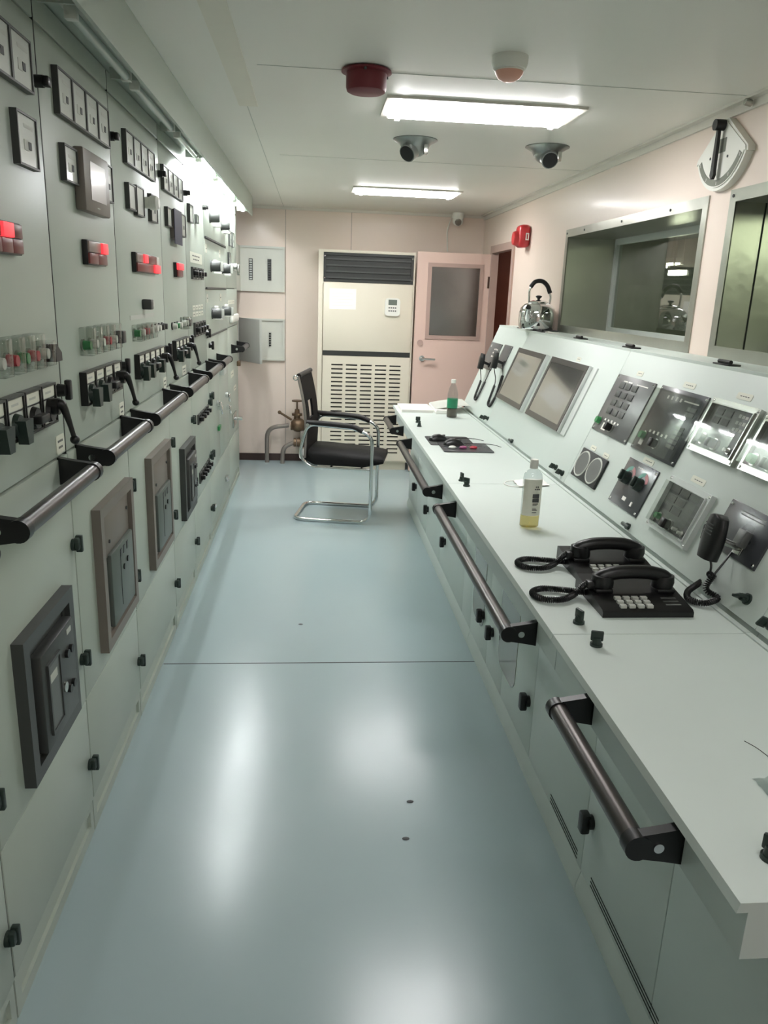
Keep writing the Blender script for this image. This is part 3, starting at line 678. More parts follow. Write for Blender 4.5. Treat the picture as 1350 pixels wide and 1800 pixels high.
def screws(o, y0, y1, s0, s1, c, d=.012):
    m = MB(SL)
    for a in (y0+d, y1-d):
        for b in (s0+d, s1-d): m.cyl((a, b, c), (a, b, c+.003), .0055, .004, 12)
    m.build('screw', CHROME, o)
def dashes(m, y0, y1, s0, s1, c, n, fill=.6):
    w = (y1-y0)/n
    for k in range(n):
        h = (s1-s0)*random.uniform(.7, 1); m.box(y0+k*w, y0+k*w+w*fill, s0, s0+h, c, c+.0008)
def small_label(y, s, par, w=.045): tagplate(y-w, y+w, s-.011, s+.011, par, 1, SL)
# hand microphone plates
for y0, y1, s0, s1, lab in ((5.56, 5.90, .335, .538, 1), (5.275, 5.495, .379, .545, 0)):
    o = ip(c1, 'microphone_plate', y0, y1, s0, s1, PANELGREY)
    screws(o, y0, y1, s0, s1, .006)
    if lab:
        m = MB(SL)
        for r_ in range(3): dashes(m, 5.62, 5.74, .43+r_*.028, .444+r_*.028, .006, 3, .55)
        m.prism([(5.84, .50), (5.87, .50), (5.855, .522)], .006, .0068); m.build('marking', PAPER, o)
# monitors
for y0, y1, s0, s1 in ((4.425, 5.035, .195, .550), (3.70, 4.306, .196, .552)):
    o = ip(c1, 'monitor', y0, y1, s0, s1, SILVER, .024, .002)
    MB(SL).frame(y0+.004, y1-.004, s0+.004, s1-.004, .03, .024, .027).build('bezel', BEZEL, o)
    MB(SL).box(y0+.03, y1-.03, s0+.03, s1-.03, .022, .0255).build('screen', SCREEND, o)
MB(SL).box(3.635, 3.695, .196, .552, 0, .008, .002).build('monitor_edge_strip', SILVER, c1)
small_label(3.956, .572, c1, .03)
# twelve-window plate
o = ip(c2, 'alarm_panel', 2.98, 3.37, .29, .555, PANELGREY); screws(o, 2.98, 3.37, .29, .555, .006)
m = MB(SL)
for r_ in range(4):
    for k in range(3): m.box(3.115+k*.068, 3.163+k*.068, .376+r_*.040, .404+r_*.040, .006, .009, .001)
m.build('indicator_window', DKGREY, o)
m = MB(SL); dashes(m, 3.19, 3.29, .527, .534, .006, 2, .8); dashes(m, 3.12, 3.30, .345, .357, .006, 5, .4); m.box(3.03, 3.14, .527, .531, .006, .0068); m.box(3.225, 3.27, .303, .335, .006, .0075); m.build('marking', PAPER, o)
def sbutton(y, s, par, col, c=.006, r=.016):
    q = MB(SL).cyl((y, s, c), (y, s, c+.006), r+.004); q.cur = 1; q.cyl((y, s, c+.004), (y, s, c+.022), r, r*.9); return q.build('push_button', [STEEL, col], par)
def sselector(y, s, par, c=.006):
    q = MB(SL).cyl((y, s, c), (y, s, c+.010), .02); q.cur = 1; q.box(y-.012, y+.012, s-.016, s+.016, c+.008, c+.036, .003); q.cur = 2; q.box(y+.022, y+.048, s-.014, s+.012, c, c+.001); return q.build('selector_knob', [STEEL, BLACK, PAPER], par)
sbutton(3.315, .335, o, BTNG); sselector(3.165, .325, o); small_label(3.178, .578, c2, .03)
# dark plate under a clear sheet
o = ip(c2, 'alarm_panel', 2.55, 2.925, .292, .557, PANELDK); screws(o, 2.55, 2.925, .292, .557, .006)
m = MB(SL); dashes(m, 2.72, 2.86, .512, .528, .006, 4, .35); m.box(2.59, 2.70, .518, .523, .006, .0068); dashes(m, 2.69, 2.86, .372, .386, .006, 5, .4); m.box(2.845, 2.875, .315, .335, .006, .0075)
m.build('marking', PAPER, o)
m = MB(SL)
for k in range(5): m.box(2.60, 2.665, .345+k*.018, .358+k*.018, .006, .008)
for k in range(2): m.box(2.585, 2.65, .47+k*.02, .485+k*.02, .006, .008)
m.build('legend_window', MIDGREY, o)
sbutton(2.855, .352, o, BTNG); sselector(2.73, .34, o)
MB(SL).box(2.575, 2.905, .305, .535, .036, .0375).build('clear_cover', CLEAR, o)
MB(SL).frame(2.572, 2.908, .302, .538, .003, .0, .037).build('cover_rim', CLEAR, o)
small_label(2.734, .580, c2)
# framed plate with clear lid
def framed(t, y0, y1, s0, s1, m_=STEEL):
    q = MB(SL).frame(y0, y1, s0, s1, .018, 0, .018); q.frame(y0+.016, y1-.016, s0+.016, s1-.016, .004, 0, .024); o = q.build('alarm_panel', m_, t)
    screws(o, y0, y1, s0, s1, .018, .009)
    MB(SL).box(y0+.016, y1-.016, s0+.016, s1-.016, 0, .008).build('face_plate', PANELGREY, o)
    return o
o = framed(c2, 2.215, 2.505, .37, .56)
m = MB(SL)
for k in range(2):
    for r_ in range(2): m.box(2.36+k*.055, 2.40+k*.055, .48+r_*.03, .503+r_*.03, .008, .0105)
m.build('indicator_window', DKGREY, o)
m = MB(SL)
for r_ in range(3): dashes(m, 2.25, 2.33, .475+r_*.022, .488+r_*.022, .008, 4, .7)
m.build('marking', PAPERG, o)
sbutton(2.45, .42, o, DKGREEN, .008); sselector(2.36, .415, o, .008); sbutton(2.275, .41, o, BTNW, .008, .007)
MB(SL).box(2.234, 2.486, .389, .541, .044, .0455).build('clear_cover', CLEAR, o)
small_label(2.364, .588, c2)
o = framed(c2, 1.90, 2.178, .372, .55)
m = MB(SL)
for k in range(2):
    for r_ in range(2): m.box(2.03+k*.055, 2.07+k*.055, .47+r_*.03, .493+r_*.03, .008, .0105)
m.build('indicator_window', DKGREY, o)
sbutton(2.13, .415, o, BTNG, .008); sselector(2.04, .415, o, .008); MB(SL).box(1.92, 2.158, .391, .531, .044, .0455).build('clear_cover', CLEAR, o)
# twin speakers
o = ip(c2, 'speaker_panel', 3.04, 3.335, .067, .20, RUBBER, .012, .004)
for k in range(2):
    yc = 3.115+k*.147; q = MB(SL)
    q.tube([(yc+.066*math.cos(a), .1335+.056*math.sin(a), .012) for a in [2*PI*i/24 for i in range(24)]], .004, 8, closed=True)
    q.cur = 1; q.prism([(yc+.062*math.cos(a), .1335+.053*math.sin(a)) for a in [2*PI*i/24 for i in range(24)]], .010, .014)
    q.build('speaker_grille', [PAPERG, MIDGREY], o)
small_label(3.255, .216, c2, .03); small_label(3.10, .213, c2, .03)
# round-dial plate
o = ip(c2, 'dial_panel', 2.614, 2.882, .071, .256, PANELDK); screws(o, 2.614, 2.882, .071, .256, .006)
for k, yc in ((0, 2.812), (1, 2.695)):
    q = MB(SL); n = 20
    for j in range(n):
        a0, a1 = -.5+3.4*j/n, -.5+3.4*(j+1)/n; q.cur = 0 if j < 13 else 1
        q.add([(yc+r_*math.cos(a), .185+r_*math.sin(a)*.95, c) for a in (a0, a1) for r_ in (.030, .047) for c in (.006, .0072)], [(0, 2, 6, 4), (1, 5, 7, 3), (0, 1, 3, 2), (4, 6, 7, 5), (0, 4, 5, 1), (2, 3, 7, 6)])
    q.build('dial_scale', [TEAL, PINKSC], o)
    q = MB(SL).cyl((yc, .18, .006), (yc, .18, .034), .026, .022); q.box(yc-.006, yc+.006, .165, .205, .03, .046, .003); q.build('dial_knob', DKGREEN, o)
m = MB(SL); dashes(m, 2.72, 2.78, .235, .240, .006, 4, .7); m.box(2.745, 2.775, .10, .115, .006, .0075); m.box(2.68, 2.692, .095, .112, .006, .009); m.build('marking', PAPER, o)
small_label(2.736, .272, c2)
# six-window framed plate
o = framed(c2, 2.22, 2.505, .079, .268, SILVER)
m = MB(SL)
for r_ in range(3):
    for k in range(2): m.box(2.35+k*.064, 2.402+k*.064, .155+r_*.032, .180+r_*.032, .008, .0105)
m.build('indicator_window', DKGREY, o)
m = MB(SL)
for r_ in range(5): m.box(2.265, 2.322, .145+r_*.02, .158+r_*.02, .008, .0095)
m.build('legend_window', MIDGREY, o)
sbutton(2.452, .125, o, BTNG, .008, .012); sselector(2.37, .118, o, .008); sbutton(2.315, .118, o, BTNW, .008, .006); sbutton(2.275, .116, o, BTNW, .008, .006)
MB(SL).box(2.24, 2.486, .098, .248, .036, .0375).build('clear_cover', CLEAR, o)
small_label(2.363, .289, c2)
# plate with rocker
o = ip(c2, 'microphone_plate', 1.885, 2.135, .138, .288, PANELDK); screws(o, 1.885, 2.135, .138, .288, .006)
q = MB(SL).box(1.96, 2.0, .175, .225, .006, .03, .004); q.build('rocker', MIDGREY, o)
m = MB(SL)
for r_ in range(2): m.box(1.94, 2.06, .258+r_*.010, .262+r_*.010, .006, .0065)
m.build('marking', MIDGREY, o)
# smoked panes and slots low on the console
for y0, y1 in ((2.56, 2.86), (3.12, 3.39)):
    MB(CF).prism(rrect(y0, y1-.03, .19, .56, .06), -.001, .002).build('smoked_pane', SMOKE, c2)
m = MB(CF)
for k in range(3): m.box(1.80, 2.06, .085+k*.012, .089+k*.012, -.001, .001)
m.build('vent_slot', GAP, c2)
m = MB(CF)
for k in range(3): m.box(1.26, 1.69, .09+k*.012, .094+k*.012, -.001, .001)
m.build('vent_slot', GAP, c3)

# ------------------------------------------------------------------ hand microphones
def hand_mic(y, s, c, cordpts, wires, label, k=1.):
    t = thing('hand_microphone', label, 'microphone', tuple(SL(y, s, c)), 'hand microphones on the console')
    UV = (SU+Vector((0, 0, 1.4))).normalized(); NV = Vector((-UV.z, 0, UV.x)); o0 = SL(y, s, c)
    f = lambda a, b, h: o0+Vector((0, a*k, 0))+UV*b*k+NV*h*k
    m = MB(f)
    prof = [(.030, -.056), (.036, -.03), (.038, .0), (.037, .03), (.030, .050), (.012, .056)]
    n = 20; vs = []
    for w, b in prof: vs += [(w*math.copysign(abs(math.cos(2*PI*i/n))**.7, math.cos(2*PI*i/n)), b, .020*math.copysign(abs(math.sin(2*PI*i/n))**.8, math.sin(2*PI*i/n))*(1.0 if b < .03 else .8)) for i in range(n)]
    m.add(vs, [(q*n+i, q*n+(i+1) % n, (q+1)*n+(i+1) % n, (q+1)*n+i) for q in range(len(prof)-1) for i in range(n)] + [list(range(n))[::-1], list(range((len(prof)-1)*n, len(prof)*n))])
    m.build('body', BLACK, t)
    MB(f).box(.030, .044, -.02, .02, -.010, .010, .004).build('talk_key', RUBBER, t)
    m = MB(f)
    for r_ in range(4): m.box(-.018, .018, .006+r_*.008, .0085+r_*.008, .0195, .0208)
    m.build('grille_slot', DKGREY, t)
    m = MB(SL).cyl((y, s, 0.006), (y, s, c-.010*k), .010); m.box(y-.02, y+.02, s-.02, s+.02, .006, .012, .002); m.build('hanger_hook', STEEL if k > 1 else BLACK, t)
    m = MB()
    for w in wires: m.tube(w, .0032, 8, .02)
    m.tube(coil(cordpts, .0075, .0058, .0022), .0024, 5)
    m.build('coiled_cord', BLACK, t)
hand_mic(5.66, .372, .07, [SL(5.63, .245, .02), SL(5.62, .115, .012), SL(5.55, .10, .012), SL(5.53, .25, .014)], [[SL(5.655, .33, .06), SL(5.64, .27, .03), SL(5.63, .245, .02)], [SL(5.53, .25, .014), SL(5.545, .31, .01), SL(5.565, .345, .007)]], 'black hand microphone hanging at the end of the console by the door')
hand_mic(5.30, .415, .07, [SL(5.21, .26, .02), SL(5.195, .125, .012), SL(5.11, .12, .012), SL(5.08, .22, .014), SL(5.16, .34, .012)], [[SL(5.28, .365, .06), SL(5.22, .30, .03), SL(5.21, .26, .02)], [SL(5.16, .34, .012), SL(5.22, .37, .01), SL(5.29, .395, .007)]], 'black hand microphone hanging beside the monitor, second from the door end')
hand_mic(1.985, .172, .095, [SL(1.952, .075, .07), DT(1.215, 2.12, .03), DT(1.095, 2.03, .012), DT(1.07, 1.97, .012), DT(1.10, 1.935, .012), DT(1.165, 1.96, .02), SL(1.99, .02, .04), SL(1.985, .075, .035)], [[SL(1.975, .125, .09), SL(1.95, .10, .08), SL(1.952, .075, .07)], [SL(1.985, .075, .035), SL(1.99, .11, .025), SL(2.005, .15, .008)]], 'large black hand microphone hanging beside the dark plate with a rocker', 1.15)

# ------------------------------------------------------------------ telephones
def phone(x, y, label, dxl):
    t = thing('desk_telephone', label, 'telephone', (x, y, .80), 'black desk telephones')
    f = lambda a, b, c: Vector((x+a, y+b, .80+c))
    YZ = lambda b, c, a: f(a, b, c)
    MB(YZ).prism([(-.115, 0), (.115, 0), (.115, .042), (.02, .036), (-.108, .020), (-.115, .014)], -.128, .128).build('base', BLACK, t)
    for a in (-.09, .09): MB(f).box(a-.026, a+.026, -.02, .04, .030, .044, .005).build('cradle', BLACK, t)
    m = MB(f)
    for r_ in range(3):
        for k in range(4):
            a = -.074+k*.025; b = -.043-r_*.022; h = .0345+(b-.0)*.125
            m.box(a, a+.018, b-.014, b, h-.004, h+.006, .0015)
    m.build('keypad', PAPERG, t)
    q = MB(f).box(.05, .11, -.075, -.02, .018, .040); m = MB(f)
    for k in range(3): m.box(.062, .105, -.085+k*.018, -.078+k*.018, .016+k*.0025, .0245+k*.0025)
    m.build('label_window', MIDGREY, t)
    # handset
    path = [(-.104, .01, .058), (-.092, .01, .072), (-.055, .01, .084), (0, .01, .087), (.055, .01, .084), (.092, .01, .072), (.104, .01, .058)]
    m = MB(f).tube(path, [.020]*len(fillet([Vector(p) for p in path], .03)), 16, .03)
    for a in (-1, 1): m.lathe([(.010, .012), (.028, .010), (.032, -.008), (.030, -.024), (.024, -.028)], (a*.090, .01, .067), (a*.12, 0, 1), 22)
    m.build('handset', BLACK, t)
    MB(f).box(-.135, -.108, -.004, .026, .036, .060, .006).build('cord_plug', BLACK, t)
    cp = [(-.130, .01, .052), (-.140, .02, .04), (-.160, .02, .014), (-.21, -.02, .011), (-.27, -.01, .011), (-.287, .04, .011), (-.25, .075, .011), (-.19, .065, .011), (-.15, .035, .016), (-.13, .02, .02)]
    MB().tube(coil([f(*p) for p in cp], .0072, .0056, .002), .0026, 5).build('handset_cord', BLACK, t)
phone(.912, 1.985, 'nearer black desk telephone with white keys, in front of another', 0)
phone(.935, 2.245, 'farther black desk telephone partly hidden behind another', 0)

# ------------------------------------------------------------------ things on the desk
f = DT
tag(MB(f).prism(rrect(.672, .93, 4.30, 4.58, .02), 0, .003).build('mouse_mat', RUBBER), 'farther dark mouse mat, under the other mat on the desk', 'mouse mat', 'dark mouse mats')
tag(MB(f).prism(rrect(.715, .995, 4.10, 4.36, .01), .003, .006).build('mouse_mat', PANELDK), 'nearer dark mouse mat carrying small coloured tags', 'mouse mat', 'dark mouse mats')
def mouse(x, y, z, rot, label):
    t = thing('computer_mouse', label, 'mouse', (x, y, z), 'black computer mice')
    c, s = math.cos(rot), math.sin(rot); g = lambda a, b, h: Vector((x+a*c-b*s, y+a*s+b*c, z+h))
    m = MB(g); n = 18; L_ = [(-.058, .012, .010), (-.05, .026, .024), (-.025, .032, .036), (.005, .032, .038), (.035, .029, .028), (.055, .020, .014), (.060, .010, .008)]
    vs = []
    for a, w, h in L_: vs += [(a, w*math.cos(PI*i/n*1.0), h*math.sin(PI*i/n)) for i in range(n+1)]
    k = n+1
    fs = [(q*k+i, q*k+i+1, (q+1)*k+i+1, (q+1)*k+i) for q in range(len(L_)-1) for i in range(n)] + [list(range(k)), list(range((len(L_)-1)*k, len(L_)*k))]
    fs += [(q*k, (q+1)*k, (q+1)*k+n, q*k+n) for q in range(len(L_)-1)]
    m.add(vs, fs); m.build('body', BLACK, t)
    MB(g).box(.025, .045, -.004, .004, .022, .033, .003).build('scroll_wheel', MIDGREY, t)
    MB(g).tube([(.058, 0, .006), (.10, .01, .004), (.16, -.02, .010), (.23, -.04, .006), (.25, -.10, .004)], .0022, 6, .04).build('cable', BLACK, t)
mouse(.735, 4.44, .803, .35, 'black computer mouse on the farther mat')
mouse(.80, 4.29, .806, .15, 'black computer mouse on the nearer mat, behind the coloured tags')
for x, y, mt, lab in ((.775, 4.185, BTNW, 'small white oval tag on the nearer mouse mat'), (.835, 4.185, PURPLE, 'small purple oval tag between white and red tags'), (.895, 4.19, BTNR, 'small red oval tag on the nearer mouse mat')):
    t = thing('key_tag', lab, 'tag', (x, y, .806), 'oval key tags')
    MB(lambda a, b, c: Vector((x+a, y+b, .806+c))).lathe([(.006, 0), (.020, .002), (.022, .007), (.017, .013), (.004, .016)], (0, 0, 0), seg=20, sy=.7).build('tag', mt, t)
    MB(lambda a, b, c: Vector((x+a, y+b, .806+c))).tube([(.0+.008*math.cos(a), .018+.008*math.sin(a), .004) for a in [2*PI*i/14 for i in range(14)]], .0016, 6, closed=True).build('ring', CHROME, t)
# papers
t = thing('paper_stack', 'stack of white papers at the door end of the desk', 'papers', (.77, 5.72, .8), None)
for k in range(5):
    r_ = random.uniform(-.03, .03); c, s = math.cos(r_), math.sin(r_)
    MB(lambda a, b, h: DT(.757+a*c-b*s, 5.71+a*s+b*c, h)).box(-.115, .115, -.16, .16, .004*k, .004*k+.0034).build('sheet', PAPER, t)
t = thing('open_folder', 'grey folder lying open on a white binder, behind the green label bottle', 'folder', (.93, 5.7, .8))
MB(DT).box(.885, 1.03, 5.50, 5.88, .0, .028, .003).build('binder', PAPER, t)
m = MB(); n = 8; vs = []
for i in range(n+1):
    u_ = i/n; x = .887+.25*u_; z = .826+.03*u_**1.5+ .012*math.sin(u_*PI)
    vs += [(x, 5.55, z), (x, 5.86, z+.008), (x, 5.55, z+.002), (x, 5.86, z+.010)]
m.add(vs, [q for i in range(n) for q in ((4*i, 4*i+1, 4*i+5, 4*i+4), (4*i+2, 4*i+6, 4*i+7, 4*i+3), (4*i, 4*i+4, 4*i+6, 4*i+2), (4*i+1, 4*i+3, 4*i+7, 4*i+5))] + [(0, 2, 3, 1), (4*n, 4*n+1, 4*n+3, 4*n+2)])
m.build('cover', PAPERG, t)
# drink bottle
t = thing('drink_bottle', 'clear plastic bottle with a green label and dark tea', 'bottle', (.975, 5.37, .8))
o = (.975, 5.37, .8)
MB().lathe([(.033, .001), (.037, .006), (.037, .13), (.036, .16), (.028, .20), (.014, .232), (.0135, .25)], o).build('body', CLEARP, t)
MB().lathe([(.034, .002), (.0355, .006), (.0355, .062)], o).build('drink', LIQ, t)
MB().lathe([(.0375, .066), (.0378, .07), (.0378, .128), (.0375, .132)], o).build('label', GREENL, t)
MB().lathe([(.016, .238), (.0165, .24), (.0165, .262), (.014, .264)], o).build('cap', WHITE, t)
# sanitiser bottle
t = thing('sanitiser_bottle', 'clear flat bottle with white label and yellow liquid on the desk', 'bottle', (.81, 2.715, .8))
o = (.81, 2.715, .8); kw = dict(sx=1.0, sy=.62)
MB().lathe([(.030, .001), (.036, .006), (.0365, .06), (.0365, .185), (.033, .204), (.022, .216), (.013, .222), (.013, .232)], o, **kw).build('body', CLEARP, t)
MB().lathe([(.031, .003), (.035, .007), (.0352, .045)], o, **kw).build('liquid', LIQY, t)
m = MB(); n = 16; vs = []
for i in range(n+1):
    a = -PI/2-1.15+2.3*i/n
    for r_ in (.0368, .0374):
        for z in (.048, .185): vs.append((.81+r_*math.cos(a), 2.715+.62*r_*math.sin(a), .8+z))
m.add(vs, [q for i in range(n) for q in ((4*i, 4*i+1, 4*i+5, 4*i+4), (4*i+2, 4*i+6, 4*i+7, 4*i+3), (4*i+1, 4*i+3, 4*i+7, 4*i+5), (4*i, 4*i+4, 4*i+6, 4*i+2))] + [(0, 2, 3, 1), (4*n, 4*n+1, 4*n+3, 4*n+2)])
m.cur = 1; yf = 2.715-.62*.0374-.0012
bx = lambda x0, x1, z0, z1: m.box(.81+x0, .81+x1, yf, yf+.004, .8+z0, .8+z1)
bx(-.002, .022, .115, .131); bx(-.002, .022, .100, .113)
for k in range(3): bx(.004+k*.007, .008+k*.007, .147, .151)
for k in range(2): bx(.007+k*.007, .011+k*.007, .156, .160)
for z, w in ((.093, .02), (.088, .016), (.074, .014), (.069, .018), (.060, .016)): bx(.0, w, z, z+.002)
m.build('label', [LABEL, INK], t)
MB().lathe([(.0145, .224), (.015, .226), (.015, .254), (.013, .257)], o).build('cap', WHITE, t)
# mask
t = thing('face_mask', 'white folded face mask behind the sanitiser bottle', 'mask', (1.0, 3.37, .8))
m = MB(); n = 8; vs = []
for i in range(n+1):
    for j in range(n+1):
        a, b = i/n, j/n; x = .93+.15*a; y = 3.32+.13*b+.03*a; z = .8015+.012*math.sin(a*PI)*math.sin(b*PI)+.0025*math.sin(b*18)+.003
        vs.append((x, y, z))
k = n+1
m.add(vs+[(x, y, z+.0015) for x, y, z in vs], [(i*k+j, i*k+j+1, (i+1)*k+j+1, (i+1)*k+j) for i in range(n) for j in range(n)] + [(k*k+i*k+j, k*k+(i+1)*k+j, k*k+(i+1)*k+j+1, k*k+i*k+j+1) for i in range(n) for j in range(n)])
m.build('mask', PAPER, t)
MB().tube([(.935, 3.33, .804), (.89, 3.33, .803), (.872, 3.38, .803), (.895, 3.43, .803), (.94, 3.44, .805)], .002, 6, .03).build('ear_loop', PAPER, t)
tag(MB().tube([(.850, 1.270, .8008), (.862, 1.245, .8012), (.868, 1.215, .8008), (.872, 1.18, .8008)], .0007, 6, .02).build('thread', INK), 'single dark thread lying on the near desk', 'thread')
m = MB(); vs = []; n = 8
for i in range(n+1):
    for j in range(n+1): vs.append((.795+.09*i/n+.004*random.random(), 1.09+.055*j/n+.004*random.random(), .8015+.012*random.random()*math.sin(PI*i/n)))
k = n+1
m.add(vs+[(x, y, z+.001) for x, y, z in vs], [(i*k+j, i*k+j+1, (i+1)*k+j+1, (i+1)*k+j) for i in range(n) for j in range(n)] + [(k*k+i*k+j, k*k+(i+1)*k+j, k*k+(i+1)*k+j+1, k*k+i*k+j+1) for i in range(n) for j in range(n)])
tag(m.build('plastic_wrapper', CLEARP, ang=80), 'crumpled clear plastic wrapper at the near desk edge', 'wrapper')

# ------------------------------------------------------------------ on the console ledge
tag(MB().box(1.40, 1.57, 4.99, 5.40, 1.4242, 1.430, .002).build('ledge_tray', DKGREY), 'flat dark tray under the kettle on the console ledge', 'tray')
tag(MB().box(1.43, 1.50, 4.74, 4.98, 1.4245, 1.4275).build('paper_slip', PAPER), 'white paper slip on the ledge beside the kettle', 'paper')
t = thing('kettle', 'stainless steel kettle with a black grip on the console ledge', 'kettle', (1.452, 5.10, 1.43))
KX, KY = 1.452, 5.10
o = (KX, KY, 1.43)
MB().lathe([(.085, .0), (.108, .004), (.116, .018), (.119, .06), (.118, .105), (.110, .135), (.088, .158), (.060, .170)], o, seg=40).build('body', CHROME, t)
MB().lathe([(.062, .167), (.062, .176), (.045, .184), (.012, .187)], o).build('lid', CHROME, t)
MB().lathe([(.008, .186), (.010, .196), (.020, .205), (.020, .212), (.009, .216)], o).build('lid_knob', BLACK, t)
MB().tube([(KX-.075, KY-.07, 1.50), (KX-.095, KY-.105, 1.53), (KX-.098, KY-.125, 1.565)], [.026, .020, .016], 14).build('spout', CHROME, t)
MB().lathe([(.017, 0), (.018, .004), (.014, .014)], (KX-.098, KY-.127, 1.566), (-.05, -.5, .85)).build('whistle', BLACK, t)
MB().tube([(KX-.062, KY, 1.595), (KX-.066, KY, 1.68), (KX-.045, KY, 1.715)], .007, 10, .03).build('bail', CHROME, t)
MB().tube([(KX+.075, KY, 1.585), (KX+.080, KY, 1.64), (KX+.066, KY, 1.67)], .007, 10, .03).build('bail', CHROME, t)
MB().tube([(KX-.060, KY, 1.695), (KX-.035, KY, 1.732), (KX+.012, KY, 1.738), (KX+.050, KY, 1.712), (KX+.072, KY, 1.662)], .014, 12, .03).build('grip', BLACK, t)

# ------------------------------------------------------------------ right wall fittings
t = thing('inclinometer', 'white fan shaped inclinometer with black pendulum above the windows', 'inclinometer', (1.578, 3.10, 2.17))
IN = lambda a, b, c: Vector((1.578-c, 3.105-a, 2.05+b))
def fan(g):
    pts = [(-.022+g*.3, .254-g*1.1), (.022-g*.3, .254-g*1.1), (.19-g, .135), (.196-g, .115)]
    pts += [(.0+(.205-g)*math.sin(a), .205-(.205-g)*math.cos(a)) for a in [1.12-2.24*k/16 for k in range(17)]]
    return pts + [(-.196+g, .115), (-.19+g, .135)]
MB(IN).prism(fan(0), 0, .028).build('case', WHITE, t)
MB(IN).prism(fan(.012), .028, .032).build('face', WHITE, t)
m = MB(IN); n = 24; vs = []
for i in range(n+1):
    a = -1.05+2.1*i/n
    for r_ in (.165, .188):
        for c in (.032, .0335): vs.append((r_*math.sin(a), .205-r_*math.cos(a), c))
m.add(vs, [q for i in range(n) for q in ((4*i, 4*i+1, 4*i+5, 4*i+4), (4*i+2, 4*i+6, 4*i+7, 4*i+3), (4*i+1, 4*i+3, 4*i+7, 4*i+5), (4*i, 4*i+4, 4*i+6, 4*i+2))] + [(0, 2, 3, 1), (4*n, 4*n+1, 4*n+3, 4*n+2)])
m.cur = 1
for i in range(21):
    a = -1.0+2.0*i/20
    if i % 5 == 0: m.box(.178*math.sin(a)-.001, .178*math.sin(a)+.001, .205-.178*math.cos(a)-.006, .205-.178*math.cos(a)+.006, .0335, .0338)
m.build('scale', [SCALEG, PAPER], t)
m = MB(IN).prism([(-.007, .23), (.007, .23), (.012, .075), (.015, .055), (.004, .040), (-.004, .040), (-.015, .055), (-.012, .075)], .045, .057); m.cyl((0, .232, .032), (0, .232, .07), .02); m.cyl((-.012, .235, .032), (-.012, .235, .05), .02)
m.build('pendulum', BLACK, t)
MB(IN).box(-.05, .035, .135, .185, .032, .0335).build('maker_plate', SCALEG, t)
m = MB(IN); m.cyl((-.075, .125, .032), (-.075, .125, .034), .005); m.cyl((.06, .115, .032), (.06, .115, .034), .005); m.build('screw', INK, t)
t = thing('wall_alarm', 'red alarm sounder on the wall above the doorway corner', 'alarm', (1.578, 5.95, 2.06))
MB(RW).box(5.885, 6.03, 1.985, 2.145, 0, .085, .03, 4).build('case', REDP, t)
MB(RW).lathe([(.05, .07), (.055, .09), (.045, .115), (.02, .118)], (5.96, 2.05, 0)).build('horn_mouth', REDP, t)
MB(lambda a, b, c: Vector((1.578-b, 5.885-c, a))).frame(2.035, 2.085, .015, .040, .008, 0, .002).build('sticker', PAPER, t)
tag(MB(RW).tube([(2.95, 2.325, .02), (2.95, 2.33, .045)], .012, 10).build('trim_clip', STEEL), 'small metal clip on the ceiling edge trim above the inclinometer', 'clip')

# ------------------------------------------------------------------ back wall: boxes, air conditioner, pipes
t = thing('distribution_box', 'upper grey distribution box on the back wall, its lid swung edge-on', 'electrical box', (-.48, 7.56, 1.8), 'grey distribution boxes')
m = MB(BK).frame(-.70, -.272, 1.600, 2.0, .018, 0, .03); m.build('case', BOXP, t)
MB(BK).box(-.685, -.287, 1.615, 1.985, 0, .016).build('inner_cover', BOXP, t)
for x in (-.60, -.43):
    m = MB(BK).box(x, x+.035, 1.70, 1.89, .016, .022); m.cur = 1
    for k in range(9): m.box(x+.006, x+.029, 1.705+k*.0205, 1.718+k*.0205, .022, .03, .002)
    m.build('breaker_strip', [DKGREY, SILVER if x < -.5 else BLACK], t)
MB(lambda a, b, c: Vector((-.694+c, 7.53-a, b))).box(0, .36, 1.602, 1.998, 0, .016, .002).build('lid', BOXP, t)
t = thing('distribution_box', 'lower grey distribution box on the back wall with a half open lid', 'electrical box', (-.48, 7.56, 1.17), 'grey distribution boxes')
MB(BK).frame(-.71, -.272, .972, 1.357, .018, 0, .03).build('case', BOXP, t)
MB(BK).box(-.695, -.287, .985, 1.345, 0, .014).build('inner_cover', BOXP, t)
m = MB(BK).box(-.425, -.395, 1.10, 1.235, .014, .02); m.cur = 1
for k in range(6): m.box(-.42, -.40, 1.106+k*.0215, 1.12+k*.0215, .02, .028, .002)
m.build('breaker_strip', [PAPERG, BLACK], t)
th = math.radians(58); hx, hy = -.70, 7.527
LD = lambda a, b, c: Vector((hx+a*math.cos(th)+c*math.sin(th), hy-a*math.sin(th)+c*math.cos(th)*-1, b))
MB(LD).box(0, .405, .968, 1.36, 0, .03, .003).build('lid', BOXP, t)
m = MB(LD).cyl((.36, 1.15, .03), (.36, 1.15, .04), .014); m.box(.33, .367, 1.138, 1.152, .038, .048, .003); m.build('lid_latch', BLACK, t)
m = MB(LD).cyl((.24, 1.31, .03), (.24, 1.31, .035), .008); m.cur = 1; m.box(.23, .30, 1.01, 1.065, .03, .0315); m.build('lid_plate', [WHITE, PAPERG], t)
